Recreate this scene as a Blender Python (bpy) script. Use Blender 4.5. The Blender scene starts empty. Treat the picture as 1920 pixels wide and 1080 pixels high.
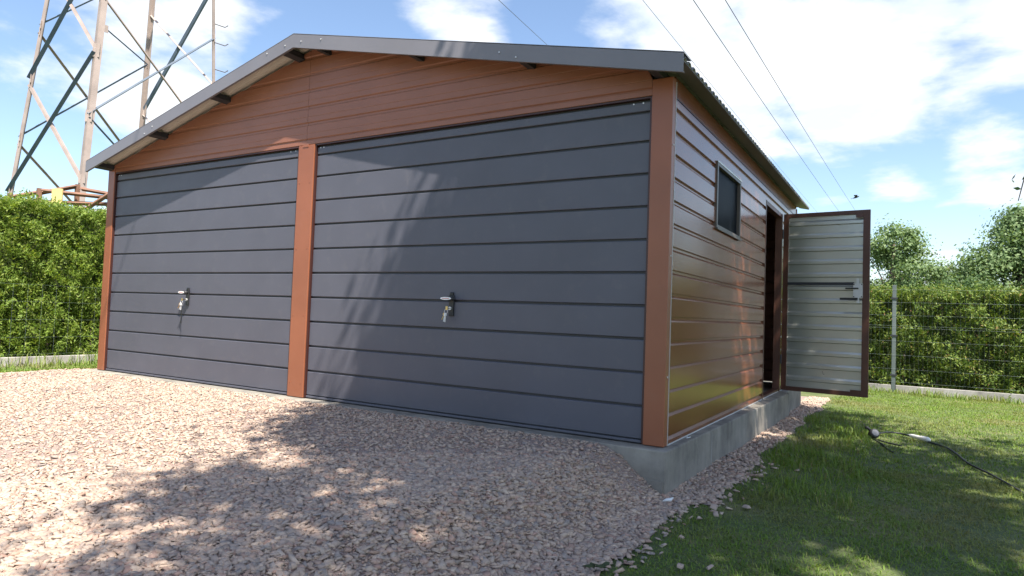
import bpy, bmesh, math, random
import numpy as np
from mathutils import Vector, Matrix
random.seed(7)
RNG = np.random.default_rng(11)
SC = bpy.context.scene
COL = SC.collection

# ------------------------------------------------------------------ camera
cam_data = bpy.data.cameras.new('camera')
cam_data.sensor_width = 36.0
cam_data.lens = 36.0 * 1242.34 / 1920.0
cam_data.clip_start = 0.05
cam_data.clip_end = 2000.0
cam = bpy.data.objects.new('camera', cam_data)
COL.objects.link(cam)
CAMPOS = Vector((7.2014, -3.7279, 0.7327))
yaw, pitch, roll = 0.5404, 0.0389, 0.0358
fw = Vector((-math.sin(yaw) * math.cos(pitch), math.cos(yaw) * math.cos(pitch), math.sin(pitch)))
r0 = Vector((math.cos(yaw), math.sin(yaw), 0))
u0 = r0.cross(fw)
r1 = math.cos(roll) * r0 + math.sin(roll) * u0
u1 = -math.sin(roll) * r0 + math.cos(roll) * u0
cam.matrix_world = Matrix(((r1.x, u1.x, -fw.x, CAMPOS.x), (r1.y, u1.y, -fw.y, CAMPOS.y), (r1.z, u1.z, -fw.z, CAMPOS.z), (0, 0, 0, 1)))
SC.camera = cam

# ------------------------------------------------------------------ sun, sky, exposure
SUN = Vector((0.31, -0.22, 0.66)).normalized()          # towards the sun
sun_data = bpy.data.lights.new('sun', 'SUN')
sun_data.energy = 5.0
sun_data.angle = math.radians(0.53)
sun_data.color = (1.0, 0.93, 0.82)
sun = bpy.data.objects.new('sun', sun_data)
sun.rotation_euler = SUN.to_track_quat('Z', 'Y').to_euler()
sun.location = (20, -14, 42)
COL.objects.link(sun)

world = bpy.data.worlds.new('World')
SC.world = world
world.use_nodes = True
wt = world.node_tree
wt.nodes.clear()
def wn(t, **kw):
    n = wt.nodes.new(t)
    for k, v in kw.items():
        setattr(n, k, v)
    return n
def wmath(op, a, b=None, c=None):
    n = wn('ShaderNodeMath', operation=op)
    for i, v in enumerate((a, b, c)):
        if v is None: continue
        if isinstance(v, (int, float)): n.inputs[i].default_value = v
        else: wt.links.new(v, n.inputs[i])
    return n.outputs[0]
sky = wn('ShaderNodeTexSky', sky_type='NISHITA')
sky.sun_disc = False
sky.sun_elevation = math.asin(SUN.z)
sky.sun_rotation = math.atan2(SUN.x, SUN.y)
sky.air_density = 1.0
sky.dust_density = 1.0
sky.ozone_density = 1.5
bg_sky = wn('ShaderNodeBackground')
bg_sky.inputs['Strength'].default_value = 0.105
wt.links.new(sky.outputs[0], bg_sky.inputs[0])
tc = wn('ShaderNodeTexCoord')
sep = wn('ShaderNodeSeparateXYZ')
wt.links.new(tc.outputs['Generated'], sep.inputs[0])
zc = wmath('MAXIMUM', sep.outputs['Z'], 0.0)
den = wmath('ADD', zc, 0.16)
comb = wn('ShaderNodeCombineXYZ')
wt.links.new(wmath('DIVIDE', sep.outputs['X'], den), comb.inputs[0])
wt.links.new(wmath('DIVIDE', sep.outputs['Y'], den), comb.inputs[1])
mp = wn('ShaderNodeMapping')
mp.inputs['Location'].default_value = (3.1, 1.15, 0.0)
wt.links.new(comb.outputs[0], mp.inputs[0])
n1 = wn('ShaderNodeTexNoise')
n1.inputs['Scale'].default_value = 1.35
n1.inputs['Detail'].default_value = 9.0
n1.inputs['Roughness'].default_value = 0.56
n1.inputs['Distortion'].default_value = 0.15
wt.links.new(mp.outputs[0], n1.inputs[0])
n2 = wn('ShaderNodeTexNoise')
n2.inputs['Scale'].default_value = 5.5
n2.inputs['Detail'].default_value = 6.0
wt.links.new(mp.outputs[0], n2.inputs[0])
# the big cumulus bank standing to the north, and a thinner one over the pylon
def bank(dx, dy, dz, spread):
    v = Vector((dx, dy, dz)).normalized()
    d = wn('ShaderNodeVectorMath', operation='DOT_PRODUCT')
    wt.links.new(tc.outputs['Generated'], d.inputs[0])
    d.inputs[1].default_value = v
    m = wn('ShaderNodeMapRange', interpolation_type='SMOOTHSTEP')
    m.inputs[1].default_value = math.cos(math.radians(spread))
    m.inputs[2].default_value = 1.0
    wt.links.new(d.outputs['Value'], m.inputs[0])
    return m.outputs[0]
BANKS = [(-0.15, 0.92, 0.37, 12, 0.145), (0.03, 0.935, 0.36, 12, 0.15), (-0.33, 0.85, 0.43, 8, 0.15), (-0.55, 0.73, 0.42, 8, 0.17), (-0.84, 0.44, 0.32, 10, 0.11), (-0.75, 0.54, 0.40, 6, 0.11),
         (0.09, 0.97, 0.205, 4.0, 0.15), (-0.02, 0.98, 0.19, 2.5, 0.08), (0.25, 0.90, 0.38, 12, 0.14), (0.02, 1.0, 0.085, 3.5, 0.18), (-0.06, 0.96, 0.27, 5, 0.08)]
dens = wmath('ADD', wmath('MULTIPLY', n1.outputs['Fac'], 0.86), wmath('MULTIPLY', n2.outputs['Fac'], 0.14))
for dx, dy, dz, sp, am in BANKS:
    dens = wmath('ADD', dens, wmath('MULTIPLY', bank(dx, dy, dz, sp), am))
ramp = wn('ShaderNodeMapRange', interpolation_type='SMOOTHSTEP')
ramp.inputs[1].default_value = 0.565
ramp.inputs[2].default_value = 0.70
wt.links.new(dens, ramp.inputs[0])
hz = wn('ShaderNodeMapRange', interpolation_type='SMOOTHSTEP')
hz.inputs[1].default_value = 0.0
hz.inputs[2].default_value = 0.10
wt.links.new(sep.outputs['Z'], hz.inputs[0])
cover = wmath('MULTIPLY', wmath('MULTIPLY', ramp.outputs[0], 0.93), wmath('ADD', wmath('MULTIPLY', hz.outputs[0], 0.7), 0.3))
bg_cl = wn('ShaderNodeBackground')
n3 = wn('ShaderNodeTexNoise')
n3.inputs['Scale'].default_value = 2.6
n3.inputs['Detail'].default_value = 7.0
n3.inputs['Roughness'].default_value = 0.6
wt.links.new(mp.outputs[0], n3.inputs[0])
crw = wn('ShaderNodeValToRGB')
crw.color_ramp.elements[0].position = 0.38
crw.color_ramp.elements[0].color = (0.76, 0.83, 0.93, 1)
crw.color_ramp.elements[1].position = 0.60
crw.color_ramp.elements[1].color = (0.97, 0.98, 1.0, 1)
wt.links.new(n3.outputs['Fac'], crw.inputs[0])
wt.links.new(crw.outputs[0], bg_cl.inputs['Color'])
bg_cl.inputs['Strength'].default_value = 0.56
mixw = wn('ShaderNodeMixShader')
wt.links.new(cover, mixw.inputs[0])
wt.links.new(bg_sky.outputs[0], mixw.inputs[1])
wt.links.new(bg_cl.outputs[0], mixw.inputs[2])
wout = wn('ShaderNodeOutputWorld')
wt.links.new(mixw.outputs[0], wout.inputs[0])

SC.view_settings.view_transform = 'Standard'
SC.view_settings.look = 'None'
SC.view_settings.exposure = 1.25
SC.view_settings.gamma = 1.0
SC.view_settings.use_curve_mapping = False
SC.render.engine = 'CYCLES'
SC.cycles.max_bounces = 7
SC.cycles.transparent_max_bounces = 8

# ------------------------------------------------------------------ materials
def new_mat(name):
    m = bpy.data.materials.new(name)
    m.use_nodes = True
    nt = m.node_tree
    b = nt.nodes['Principled BSDF']
    return m, nt, b
def link(nt, a, b): nt.links.new(a, b)
def noise(nt, scale, detail=4, rough=0.55, vec=None, kind='Object', stretch=None):
    t = nt.nodes.new('ShaderNodeTexCoord')
    src = t.outputs[kind] if vec is None else vec
    if kind == 'World':
        pass
    if stretch:
        mpn = nt.nodes.new('ShaderNodeMapping')
        mpn.inputs['Scale'].default_value = stretch
        link(nt, src, mpn.inputs[0]); src = mpn.outputs[0]
    n = nt.nodes.new('ShaderNodeTexNoise')
    n.inputs['Scale'].default_value = scale
    n.inputs['Detail'].default_value = detail
    n.inputs['Roughness'].default_value = rough
    link(nt, src, n.inputs[0])
    return n
def ramp_node(nt, fac, stops):
    r = nt.nodes.new('ShaderNodeValToRGB')
    e = r.color_ramp.elements
    while len(e) < len(stops): e.new(0.5)
    for el, (p, c) in zip(e, stops):
        el.position = p
        el.color = (c[0], c[1], c[2], 1)
    link(nt, fac, r.inputs[0])
    return r
def bump(nt, b, height, strength, dist=0.01):
    n = nt.nodes.new('ShaderNodeBump')
    n.inputs['Strength'].default_value = strength
    n.inputs['Distance'].default_value = dist
    link(nt, height, n.inputs['Height'])
    link(nt, n.outputs[0], b.inputs['Normal'])
def painted(name, c, rough=0.45, var=0.12, grain=60.0, bumpy=0.06, stretch=(1, 1, 1), metallic=0.0, coat=0.0, dirt=0.0, wave=0.0):
    """painted / coated sheet metal: slight colour drift, fine grain, dust"""
    m, nt, b = new_mat(name)
    n = noise(nt, 2.2, 5)
    lo = tuple(x * (1 - var) for x in c); hi = tuple(min(1, x * (1 + var)) for x in c)
    r = ramp_node(nt, n.outputs['Fac'], [(0.3, lo), (0.7, hi)])
    out = r.outputs[0]
    if dirt:
        d = noise(nt, 9, 6, 0.7)
        rr = ramp_node(nt, d.outputs['Fac'], [(0.55, (0, 0, 0)), (0.85, (dirt, dirt, dirt))])
        mx = nt.nodes.new('ShaderNodeMixRGB')
        link(nt, rr.outputs[0], mx.inputs[0]); link(nt, out, mx.inputs[1])
        mx.inputs[2].default_value = (0.33, 0.29, 0.25, 1)
        out = mx.outputs[0]
    link(nt, out, b.inputs['Base Color'])
    n3 = noise(nt, 5, 4)
    rr = nt.nodes.new('ShaderNodeMapRange')
    rr.inputs[3].default_value = rough * 0.82; rr.inputs[4].default_value = rough * 1.2
    link(nt, n3.outputs['Fac'], rr.inputs[0]); link(nt, rr.outputs[0], b.inputs['Roughness'])
    b.inputs['Metallic'].default_value = metallic
    b.inputs['Coat Weight'].default_value = coat
    b.inputs['Coat Roughness'].default_value = 0.12
    g = noise(nt, grain, 3, 0.6, stretch=stretch)
    h = g.outputs['Fac']
    if wave:
        w = noise(nt, 1.6, 2, 0.5, stretch=(1, 1, 0.35))
        mu = nt.nodes.new('ShaderNodeMath'); mu.operation = 'MULTIPLY_ADD'
        mu.inputs[1].default_value = wave
        link(nt, w.outputs['Fac'], mu.inputs[0]); link(nt, h, mu.inputs[2])
        h = mu.outputs[0]
    if wave: bump(nt, b, w.outputs['Fac'], 0.06, 0.02)
    else: bump(nt, b, h, bumpy)
    return m
M = {}
M['door'] = painted('anthracite_door_sheet', (0.082, 0.084, 0.107), 0.44, 0.07, 260, 0.07, dirt=0.11)
M['door_back'] = painted('anthracite_joint', (0.035, 0.039, 0.05), 0.5, 0.05)
M['brown'] = painted('brown_painted_steel', (0.255, 0.088, 0.043), 0.36, 0.10, 180, 0.08, dirt=0.06)
M['gable'] = painted('brown_gable_sheet', (0.255, 0.103, 0.062), 0.38, 0.08, 220, 0.08, stretch=(0.2, 1, 3))
M['side'] = painted('oak_brown_side_sheet', (0.185, 0.060, 0.025), 0.23, 0.12, 60, 0.006, stretch=(1, 1, 1), coat=0.28, wave=3.0)
M['maroon'] = painted('dark_maroon_frame', (0.050, 0.017, 0.014), 0.42, 0.1)
M['doorframe'] = painted('dark_brown_leaf_frame', (0.085, 0.034, 0.022), 0.42, 0.15, dirt=0.1)
M['trim'] = painted('graphite_trim', (0.165, 0.160, 0.178), 0.36, 0.06, 200, 0.05, dirt=0.06)
M['roof'] = painted('graphite_roof_sheet', (0.115, 0.120, 0.135), 0.42, 0.08, 200, 0.05, dirt=0.1)
M['under'] = painted('cream_primer_underside', (0.50, 0.48, 0.43), 0.5, 0.08, 120, 0.05)
M['leafsheet'] = painted('galvanised_cream_sheet', (0.52, 0.53, 0.48), 0.30, 0.08, 150, 0.04, metallic=0.65, dirt=0.08)
M['black'] = painted('black_plastic', (0.016, 0.017, 0.019), 0.42, 0.1)
M['darksteel'] = painted('dark_steel', (0.030, 0.032, 0.040), 0.5, 0.1)
M['zinc'] = painted('zinc_plate', (0.62, 0.63, 0.64), 0.4, 0.1, metallic=0.35)
M['winframe'] = painted('window_frame_grey_brown', (0.105, 0.088, 0.082), 0.4, 0.1)
M['brass'] = painted('brass', (0.62, 0.45, 0.20), 0.3, 0.1, metallic=0.9)
M['white'] = painted('white_plastic', (0.74, 0.74, 0.72), 0.4, 0.04)
M['red'] = painted('red_print', (0.55, 0.22, 0.22), 0.5, 0.05)
M['cable'] = painted('black_rubber', (0.022, 0.024, 0.024), 0.55, 0.15)
M['greyplug'] = painted('grey_plastic', (0.11, 0.12, 0.14), 0.6, 0.1)
M['pylon_l'] = painted('pylon_steel_lit', (0.31, 0.25, 0.225), 0.6, 0.16, 30, 0.1)  # pylon steel, with the sunlit tone put into its colour
M['pylon_d'] = painted('pylon_steel_shaded', (0.075, 0.105, 0.150), 0.55, 0.15, 30, 0.1)  # same pylon steel, with the tone of unlit faces put into its colour
M['timber'] = painted('rusty_brown_frame', (0.19, 0.10, 0.065), 0.7, 0.3, 40, 0.2)
M['yellow'] = painted('yellow_sign', (0.62, 0.47, 0.18), 0.55, 0.1)
M['wire'] = painted('overhead_wire', (0.06, 0.065, 0.075), 0.5, 0.05)
M['fence'] = painted('galvanised_fence', (0.24, 0.29, 0.29), 0.45, 0.12, metallic=0.3)
M['fencepost'] = painted('grey_green_post', (0.115, 0.14, 0.14), 0.5, 0.12)
M['bird'] = painted('dark_feathers', (0.035, 0.035, 0.04), 0.8, 0.2)
M['whiteroof'] = painted('white_sheet_roof', (0.72, 0.71, 0.69), 0.6, 0.05)

def glass_mat():
    m, nt, b = new_mat('dark_window_glass')
    b.inputs['Base Color'].default_value = (0.008, 0.010, 0.014, 1)
    b.inputs['Roughness'].default_value = 0.30
    b.inputs['IOR'].default_value = 1.08
    b.inputs['Alpha'].default_value = 0.93
    b.inputs['Specular IOR Level'].default_value = 0.25
    return m
M['glass'] = glass_mat()
def concrete_mat(name, c, sc=1.0):
    m, nt, b = new_mat(name)
    n = noise(nt, 3.5 * sc, 8, 0.65)
    r = ramp_node(nt, n.outputs['Fac'], [(0.25, tuple(x * .5 for x in c)), (0.5, c), (0.74, tuple(min(1, x * 1.35) for x in c))])
    st = noise(nt, 5, 5, 0.6, stretch=(1.4, 1.4, 0.12))
    r2 = ramp_node(nt, st.outputs['Fac'], [(0.35, (0.72, 0.72, 0.72)), (0.62, (1.0, 1.0, 0.97))])
    mx = nt.nodes.new('ShaderNodeMixRGB'); mx.blend_type = 'MULTIPLY'; mx.inputs[0].default_value = 0.8
    link(nt, r.outputs[0], mx.inputs[1]); link(nt, r2.outputs[0], mx.inputs[2])
    link(nt, mx.outputs[0], b.inputs['Base Color'])
    b.inputs['Roughness'].default_value = 0.9
    n2 = noise(nt, 70, 6, 0.7)
    bump(nt, b, n2.outputs['Fac'], 0.5, 0.006)
    return m
M['concrete'] = concrete_mat('grey_concrete', (0.24, 0.222, 0.195))
M['plinth'] = concrete_mat('pale_concrete', (0.36, 0.345, 0.33))
def stone_mat():
    m, nt, b = new_mat('crushed_stone')
    g = nt.nodes.new('ShaderNodeNewGeometry')
    r = ramp_node(nt, g.outputs['Random Per Island'], [(0.0, (0.33, 0.21, 0.165)), (0.15, (0.44, 0.325, 0.25)), (0.32, (0.36, 0.28, 0.235)), (0.5, (0.49, 0.37, 0.285)), (0.66, (0.28, 0.24, 0.22)), (0.82, (0.54, 0.42, 0.325)), (1.0, (0.40, 0.255, 0.20))])
    n = noise(nt, 55, 5, 0.65)
    r2 = ramp_node(nt, n.outputs['Fac'], [(0.3, (0.82, 0.82, 0.82)), (0.7, (1.08, 1.07, 1.05))])
    mx = nt.nodes.new('ShaderNodeMixRGB'); mx.blend_type = 'MULTIPLY'; mx.inputs[0].default_value = 1
    link(nt, r.outputs[0], mx.inputs[1]); link(nt, r2.outputs[0], mx.inputs[2])
    link(nt, mx.outputs[0], b.inputs['Base Color'])
    b.inputs['Roughness'].default_value = 0.85
    bump(nt, b, n.outputs['Fac'], 0.4, 0.004)
    return m
M['stone'] = stone_mat()
def bed_mat():
    m, nt, b = new_mat('stone_dust_bed')
    v = nt.nodes.new('ShaderNodeTexVoronoi'); v.inputs['Scale'].default_value = 110
    t = nt.nodes.new('ShaderNodeTexCoord'); link(nt, t.outputs['Object'], v.inputs[0])
    sepc = nt.nodes.new('ShaderNodeSeparateColor'); link(nt, v.outputs['Color'], sepc.inputs[0])
    r = ramp_node(nt, sepc.outputs[0], [(0.0, (0.25, 0.17, 0.145)), (0.4, (0.34, 0.25, 0.21)), (0.7, (0.27, 0.235, 0.22)), (1.0, (0.41, 0.31, 0.25))])
    link(nt, r.outputs[0], b.inputs['Base Color'])
    b.inputs['Roughness'].default_value = 0.95
    bump(nt, b, v.outputs['Distance'], 0.9, 0.01)
    return m
M['bed'] = bed_mat()
def soil_mat():
    m, nt, b = new_mat('lawn_soil')
    n = noise(nt, 2.3, 8, 0.65)
    r = ramp_node(nt, n.outputs['Fac'], [(0.3, (0.070, 0.105, 0.030)), (0.52, (0.105, 0.135, 0.045)), (0.74, (0.21, 0.175, 0.095))])
    n2 = noise(nt, 45, 6, 0.7)
    r2 = ramp_node(nt, n2.outputs['Fac'], [(0.3, (0.6, 0.6, 0.6)), (0.7, (1.25, 1.25, 1.2))])
    mx = nt.nodes.new('ShaderNodeMixRGB'); mx.blend_type = 'MULTIPLY'; mx.inputs[0].default_value = 1
    link(nt, r.outputs[0], mx.inputs[1]); link(nt, r2.outputs[0], mx.inputs[2])
    link(nt, mx.outputs[0], b.inputs['Base Color'])
    b.inputs['Roughness'].default_value = 0.95
    bump(nt, b, n2.outputs['Fac'], 0.8, 0.02)
    return m
M['soil'] = soil_mat()
def leaf_mat(name, stops, patch=1.2, trans=0.35, patchcol=None, patchlo=0.5, patchhi=0.7):
    m, nt, b = new_mat(name)
    g = nt.nodes.new('ShaderNodeNewGeometry')
    r = ramp_node(nt, g.outputs['Random Per Island'], stops)
    col = r.outputs[0]
    if patchcol:
        n = noise(nt, patch, 5, 0.6)
        mr = nt.nodes.new('ShaderNodeMapRange'); mr.inputs[1].default_value = patchlo; mr.inputs[2].default_value = patchhi
        link(nt, n.outputs['Fac'], mr.inputs[0])
        mx = nt.nodes.new('ShaderNodeMixRGB')
        link(nt, mr.outputs[0], mx.inputs[0]); link(nt, col, mx.inputs[1])
        mx.inputs[2].default_value = (*patchcol, 1)
        col = mx.outputs[0]
    link(nt, col, b.inputs['Base Color'])
    b.inputs['Roughness'].default_value = 0.55
    b.inputs['Specular IOR Level'].default_value = 0.3
    tr = nt.nodes.new('ShaderNodeBsdfTranslucent')
    br = nt.nodes.new('ShaderNodeMixRGB'); br.blend_type = 'MULTIPLY'; br.inputs[0].default_value = 1
    br.inputs[2].default_value = (1.25, 1.2, 0.6, 1)
    link(nt, col, br.inputs[1]); link(nt, br.outputs[0], tr.inputs[0])
    ms = nt.nodes.new('ShaderNodeMixShader'); ms.inputs[0].default_value = trans
    link(nt, b.outputs[0], ms.inputs[1]); link(nt, tr.outputs[0], ms.inputs[2])
    link(nt, ms.outputs[0], nt.nodes['Material Output'].inputs[0])
    return m
M['grass'] = leaf_mat('mown_grass', [(0, (0.10, 0.175, 0.028)), (0.5, (0.155, 0.25, 0.038)), (0.85, (0.21, 0.29, 0.055)), (1, (0.28, 0.24, 0.11))], 1.1, 0.35, (0.24, 0.21, 0.09), 0.51, 0.76)
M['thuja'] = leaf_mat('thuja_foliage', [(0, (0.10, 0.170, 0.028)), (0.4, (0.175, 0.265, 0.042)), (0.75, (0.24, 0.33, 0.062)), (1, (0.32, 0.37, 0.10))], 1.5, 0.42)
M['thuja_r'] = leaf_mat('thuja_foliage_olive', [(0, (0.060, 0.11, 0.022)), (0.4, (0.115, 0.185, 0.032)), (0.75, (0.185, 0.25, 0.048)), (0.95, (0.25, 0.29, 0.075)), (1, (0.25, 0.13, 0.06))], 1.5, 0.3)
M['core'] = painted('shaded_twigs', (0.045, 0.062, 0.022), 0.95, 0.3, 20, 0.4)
M['leaves'] = leaf_mat('broad_leaves', [(0, (0.060, 0.115, 0.040)), (0.5, (0.095, 0.165, 0.062)), (1, (0.15, 0.215, 0.085))], 1, 0.38)
M['leaves_b'] = leaf_mat('broad_leaves_hazy', [(0, (0.115, 0.185, 0.08)), (0.5, (0.16, 0.24, 0.10)), (1, (0.215, 0.295, 0.13))], 1, 0.38)  # leaf colour lightened to carry the paleness of lens flare
M['shrubred'] = leaf_mat('purple_leaves', [(0, (0.10, 0.07, 0.07)), (1, (0.17, 0.12, 0.11))], 1, 0.3)
M['bark'] = painted('bark', (0.105, 0.082, 0.062), 0.9, 0.3, 30, 0.6, stretch=(1, 1, 0.2))

# ------------------------------------------------------------------ helpers
def tag(o, label=None, cat=None, group=None, kind=None):
    if label: o['label'] = label
    if cat: o['category'] = cat
    if group: o['group'] = group
    if kind: o['kind'] = kind
    return o
def empty(name, loc=(0, 0, 0)):
    o = bpy.data.objects.new(name, None)
    o.location = loc; o.empty_display_size = 0.2
    COL.objects.link(o)
    return o
class MB:
    """collects shapes in world coordinates for one mesh object"""
    def __init__(s): s.v = []; s.f = []; s.mi = []
    def add(s, vs, fs, mi=0):
        k = len(s.v)
        s.v += [tuple(p) for p in vs]
        s.f += [tuple(i + k for i in f) for f in fs]
        s.mi += [mi] * len(fs)
        return s
    def box(s, x0, x1, y0, y1, z0, z1, mi=0, bev=0.0):
        if bev <= 0:
            vs = [(x, y, z) for z in (z0, z1) for y in (y0, y1) for x in (x0, x1)]
            return s.add(vs, [(0, 2, 3, 1), (4, 5, 7, 6), (0, 1, 5, 4), (2, 6, 7, 3), (0, 4, 6, 2), (1, 3, 7, 5)], mi)
        bm = bmesh.new()
        bmesh.ops.create_cube(bm, size=1)
        for v in bm.verts:
            v.co = Vector(((x0 + x1) / 2 + v.co.x * (x1 - x0), (y0 + y1) / 2 + v.co.y * (y1 - y0), (z0 + z1) / 2 + v.co.z * (z1 - z0)))
        bmesh.ops.bevel(bm, geom=bm.edges[:], offset=bev, segments=2, affect='EDGES', profile=0.5)
        bm.verts.index_update()
        s.add([v.co[:] for v in bm.verts], [[v.index for v in f.verts] for f in bm.faces], mi)
        bm.free()
        return s
    def obox(s, c, ax, ay, az, mi=0):
        """oriented box: centre and three half-axis vectors"""
        c, ax, ay, az = map(Vector, (c, ax, ay, az))
        vs = [c + i * ax + j * ay + k * az for k in (-1, 1) for j in (-1, 1) for i in (-1, 1)]
        return s.add(vs, [(0, 2, 3, 1), (4, 5, 7, 6), (0, 1, 5, 4), (2, 6, 7, 3), (0, 4, 6, 2), (1, 3, 7, 5)], mi)
    def tube(s, pts, r, n=8, r2=None, caps=True):
        pts = [Vector(p) for p in pts]
        k = len(pts)
        rs = r if isinstance(r, (list, tuple)) else [r + ((r2 if r2 is not None else r) - r) * i / max(1, k - 1) for i in range(k)]
        vs = []
        t0 = (pts[1] - pts[0]).normalized()
        a = t0.orthogonal().normalized()
        for i, p in enumerate(pts):
            t = (pts[min(i + 1, k - 1)] - pts[max(i - 1, 0)]).normalized()
            a = (a - a.dot(t) * t)
            a = a.normalized() if a.length > 1e-6 else t.orthogonal().normalized()
            b = t.cross(a)
            for j in range(n):
                an = 2 * math.pi * j / n
                vs.append(p + rs[i] * (math.cos(an) * a + math.sin(an) * b))
        fs = [(i * n + j, i * n + (j + 1) % n, (i + 1) * n + (j + 1) % n, (i + 1) * n + j) for i in range(k - 1) for j in range(n)]
        if caps: fs += [tuple(range(n - 1, -1, -1)), tuple((k - 1) * n + j for j in range(n))]
        return s.add(vs, fs)
    def prism(s, poly, d):
        """polygon (3D points) extruded by vector d"""
        n = len(poly)
        poly = [Vector(p) for p in poly]; d = Vector(d)
        return s.add([p for p in poly] + [p + d for p in poly], [tuple(range(n - 1, -1, -1)), tuple(range(n, 2 * n))] + [(i, (i + 1) % n, n + (i + 1) % n, n + i) for i in range(n)])
    def build(s, name, mat, parent=None, smooth=False, origin=None):
        me = bpy.data.meshes.new(name)
        me.from_pydata(s.v, [], s.f)
        mats = mat if isinstance(mat, (list, tuple)) else [mat]
        for m in mats: me.materials.append(M[m])
        if len(mats) > 1: me.polygons.foreach_set('material_index', s.mi)
        bm = bmesh.new(); bm.from_mesh(me)
        bmesh.ops.recalc_face_normals(bm, faces=bm.faces[:])
        bm.to_mesh(me); bm.free()
        if smooth:
            me.polygons.foreach_set('use_smooth', [True] * len(me.polygons))
        me.update()
        o = bpy.data.objects.new(name, me)
        COL.objects.link(o)
        if parent is not None: put_under(o, parent)
        return o
def put_under(o, parent):
    o.parent = parent
    # world-coordinate mesh under a parent that may sit elsewhere
    w = Matrix.Translation(WORLD_LOC.get(parent.name, Vector((0, 0, 0))))
    o.matrix_parent_inverse = w.inverted()
WORLD_LOC = {}
def root(name, loc, label, cat, group=None):
    o = empty(name, loc)
    WORLD_LOC[o.name] = Vector(loc)
    return tag(o, label, cat, group)
def np_mesh(name, verts, tris, mat, parent=None, nper=3):
    me = bpy.data.meshes.new(name)
    nv, nf = len(verts), len(tris)
    me.vertices.add(nv); me.vertices.foreach_set('co', np.ascontiguousarray(verts, dtype=np.float32).ravel())
    me.loops.add(nf * nper); me.loops.foreach_set('vertex_index', np.ascontiguousarray(tris, dtype=np.int32).ravel())
    me.polygons.add(nf)
    me.polygons.foreach_set('loop_start', np.arange(nf, dtype=np.int32) * nper)
    me.polygons.foreach_set('loop_total', np.full(nf, nper, dtype=np.int32))
    me.materials.append(M[mat])
    me.update(calc_edges=True)
    o = bpy.data.objects.new(name, me)
    COL.objects.link(o)
    if parent is not None: put_under(o, parent)
    return o
def wob(x, y, z=0.0, s=0.0):
    """cheap smooth noise, about -1..1"""
    return (np.sin(1.7 * x + 2.3 * y + 1.1 * z + s) + np.sin(-2.9 * x + 1.3 * y + 2.1 * z + 1.7 * s + 1) + np.sin(3.7 * x + 4.1 * y - 2.7 * z + 2.3 * s + 2) * 0.7 + np.sin(6.1 * x - 5.3 * y + 4.9 * z + 0.7 * s) * 0.5) / 3.0
def sstep(a, b, x):
    t = np.clip((x - a) / (b - a), 0, 1)
    return t * t * (3 - 2 * t)

# ------------------------------------------------------------------ terrain
def zground(x, y):
    x = np.asarray(x, float); y = np.asarray(y, float)
    front = np.maximum(0, -y - 0.2)
    drive = -0.014 - 0.035 * front + 0.008 * wob(1.3 * x, 1.3 * y) * sstep(0.1, 0.6, front)
    xs = 5.66 - 0.16 * front
    lawn = -0.25 + 0.012 * wob(x, y, 0, 2.0) - 0.05 * sstep(4.0, 8.0, y)
    f = sstep(xs, xs + 0.44 + 0.10 * front, x)
    z = drive * (1 - f) + lawn * f
    lz = -0.13 + 0.012 * wob(1.5 * x, 1.5 * y, 0, 5.0)
    g = sstep(-0.1, -1.5, x)
    z = z * (1 - g) + lz * g
    inside = (x > 0.1) & (x < 5.9) & (y > 0.05) & (y < 4.9)
    z = np.where(inside, np.minimum(z, -0.08), z)
    z = np.where((x >= 6.03) & (y > -0.08), np.minimum(z, lawn + 0.035 * (1 - sstep(6.05, 6.4, x))), z)
    z = np.where((y >= 5.0) & (x > 0), lawn, z)
    return z
def gravel_right(y):
    return np.where(y < -0.1, 6.17 + 0.05 * wob(y * 0, y * 2.5, 0, 1) + 0.03 * np.clip(-y, 0, 2), 6.30 + 0.055 * wob(y * 0, y * 2.2, 0, 3))
def in_gravel(x, y):
    left = -0.12 + 0.78 * (np.minimum(y, 0.1) - 0.1) + 0.07 * wob(x * 2, y * 2.5)
    a = (y < 0.0) & (x > left) & (x < gravel_right(y))
    b = (y >= 0.0) & (y < 6.4) & (x > 5.9) & (x < gravel_right(y))
    c = (y >= 0) & (y < 0.12) & (x > left) & (x < 0.05)
    return a | b | c

def grid_sheet(name, xs, ys, mat, dz=0.0, mask=None, kind='structure'):
    X, Y = np.meshgrid(xs, ys)
    Z = zground(X, Y) + dz
    far = np.hypot(X - 5, Y - 2)
    V = np.stack([X, Y, Z], -1).reshape(-1, 3)
    nx = len(xs)
    i, j = np.meshgrid(np.arange(nx - 1), np.arange(len(ys) - 1))
    a = (j * nx + i).ravel()
    F = np.stack([a, a + 1, a + nx + 1, a + nx], -1)
    if mask is not None:
        cx = (X[:-1, :-1] + X[1:, 1:]).ravel() / 2; cy = (Y[:-1, :-1] + Y[1:, 1:]).ravel() / 2
        F = F[mask(cx, cy)]
    o = np_mesh(name, V, F, mat, None, 4)
    o.data.polygons.foreach_set('use_smooth', [True] * len(o.data.polygons))
    return tag(o, kind=kind)
xs = np.concatenate([[-900, -300, -120, -60, -35, -20], np.arange(-12, -3, 0.5), np.arange(-3, 10.01, 0.07), np.arange(10.5, 20, 0.5), [25, 40, 70, 140, 400, 900]])
ys = np.concatenate([[-900, -300, -100, -40, -20, -12], np.arange(-8, -4, 0.4), np.arange(-4, 9.5, 0.07), np.arange(9.6, 20, 0.5), [25, 40, 70, 140, 400, 1200]])
tag(grid_sheet('ground', xs, ys, 'soil'), 'grassy soil around the garage')
tag(grid_sheet('gravel_bed', np.arange(-4.5, 6.6, 0.045), np.arange(-5.5, 6.6, 0.045), 'bed', 0.006, in_gravel), 'stone dust bed of the gravel drive')

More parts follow.
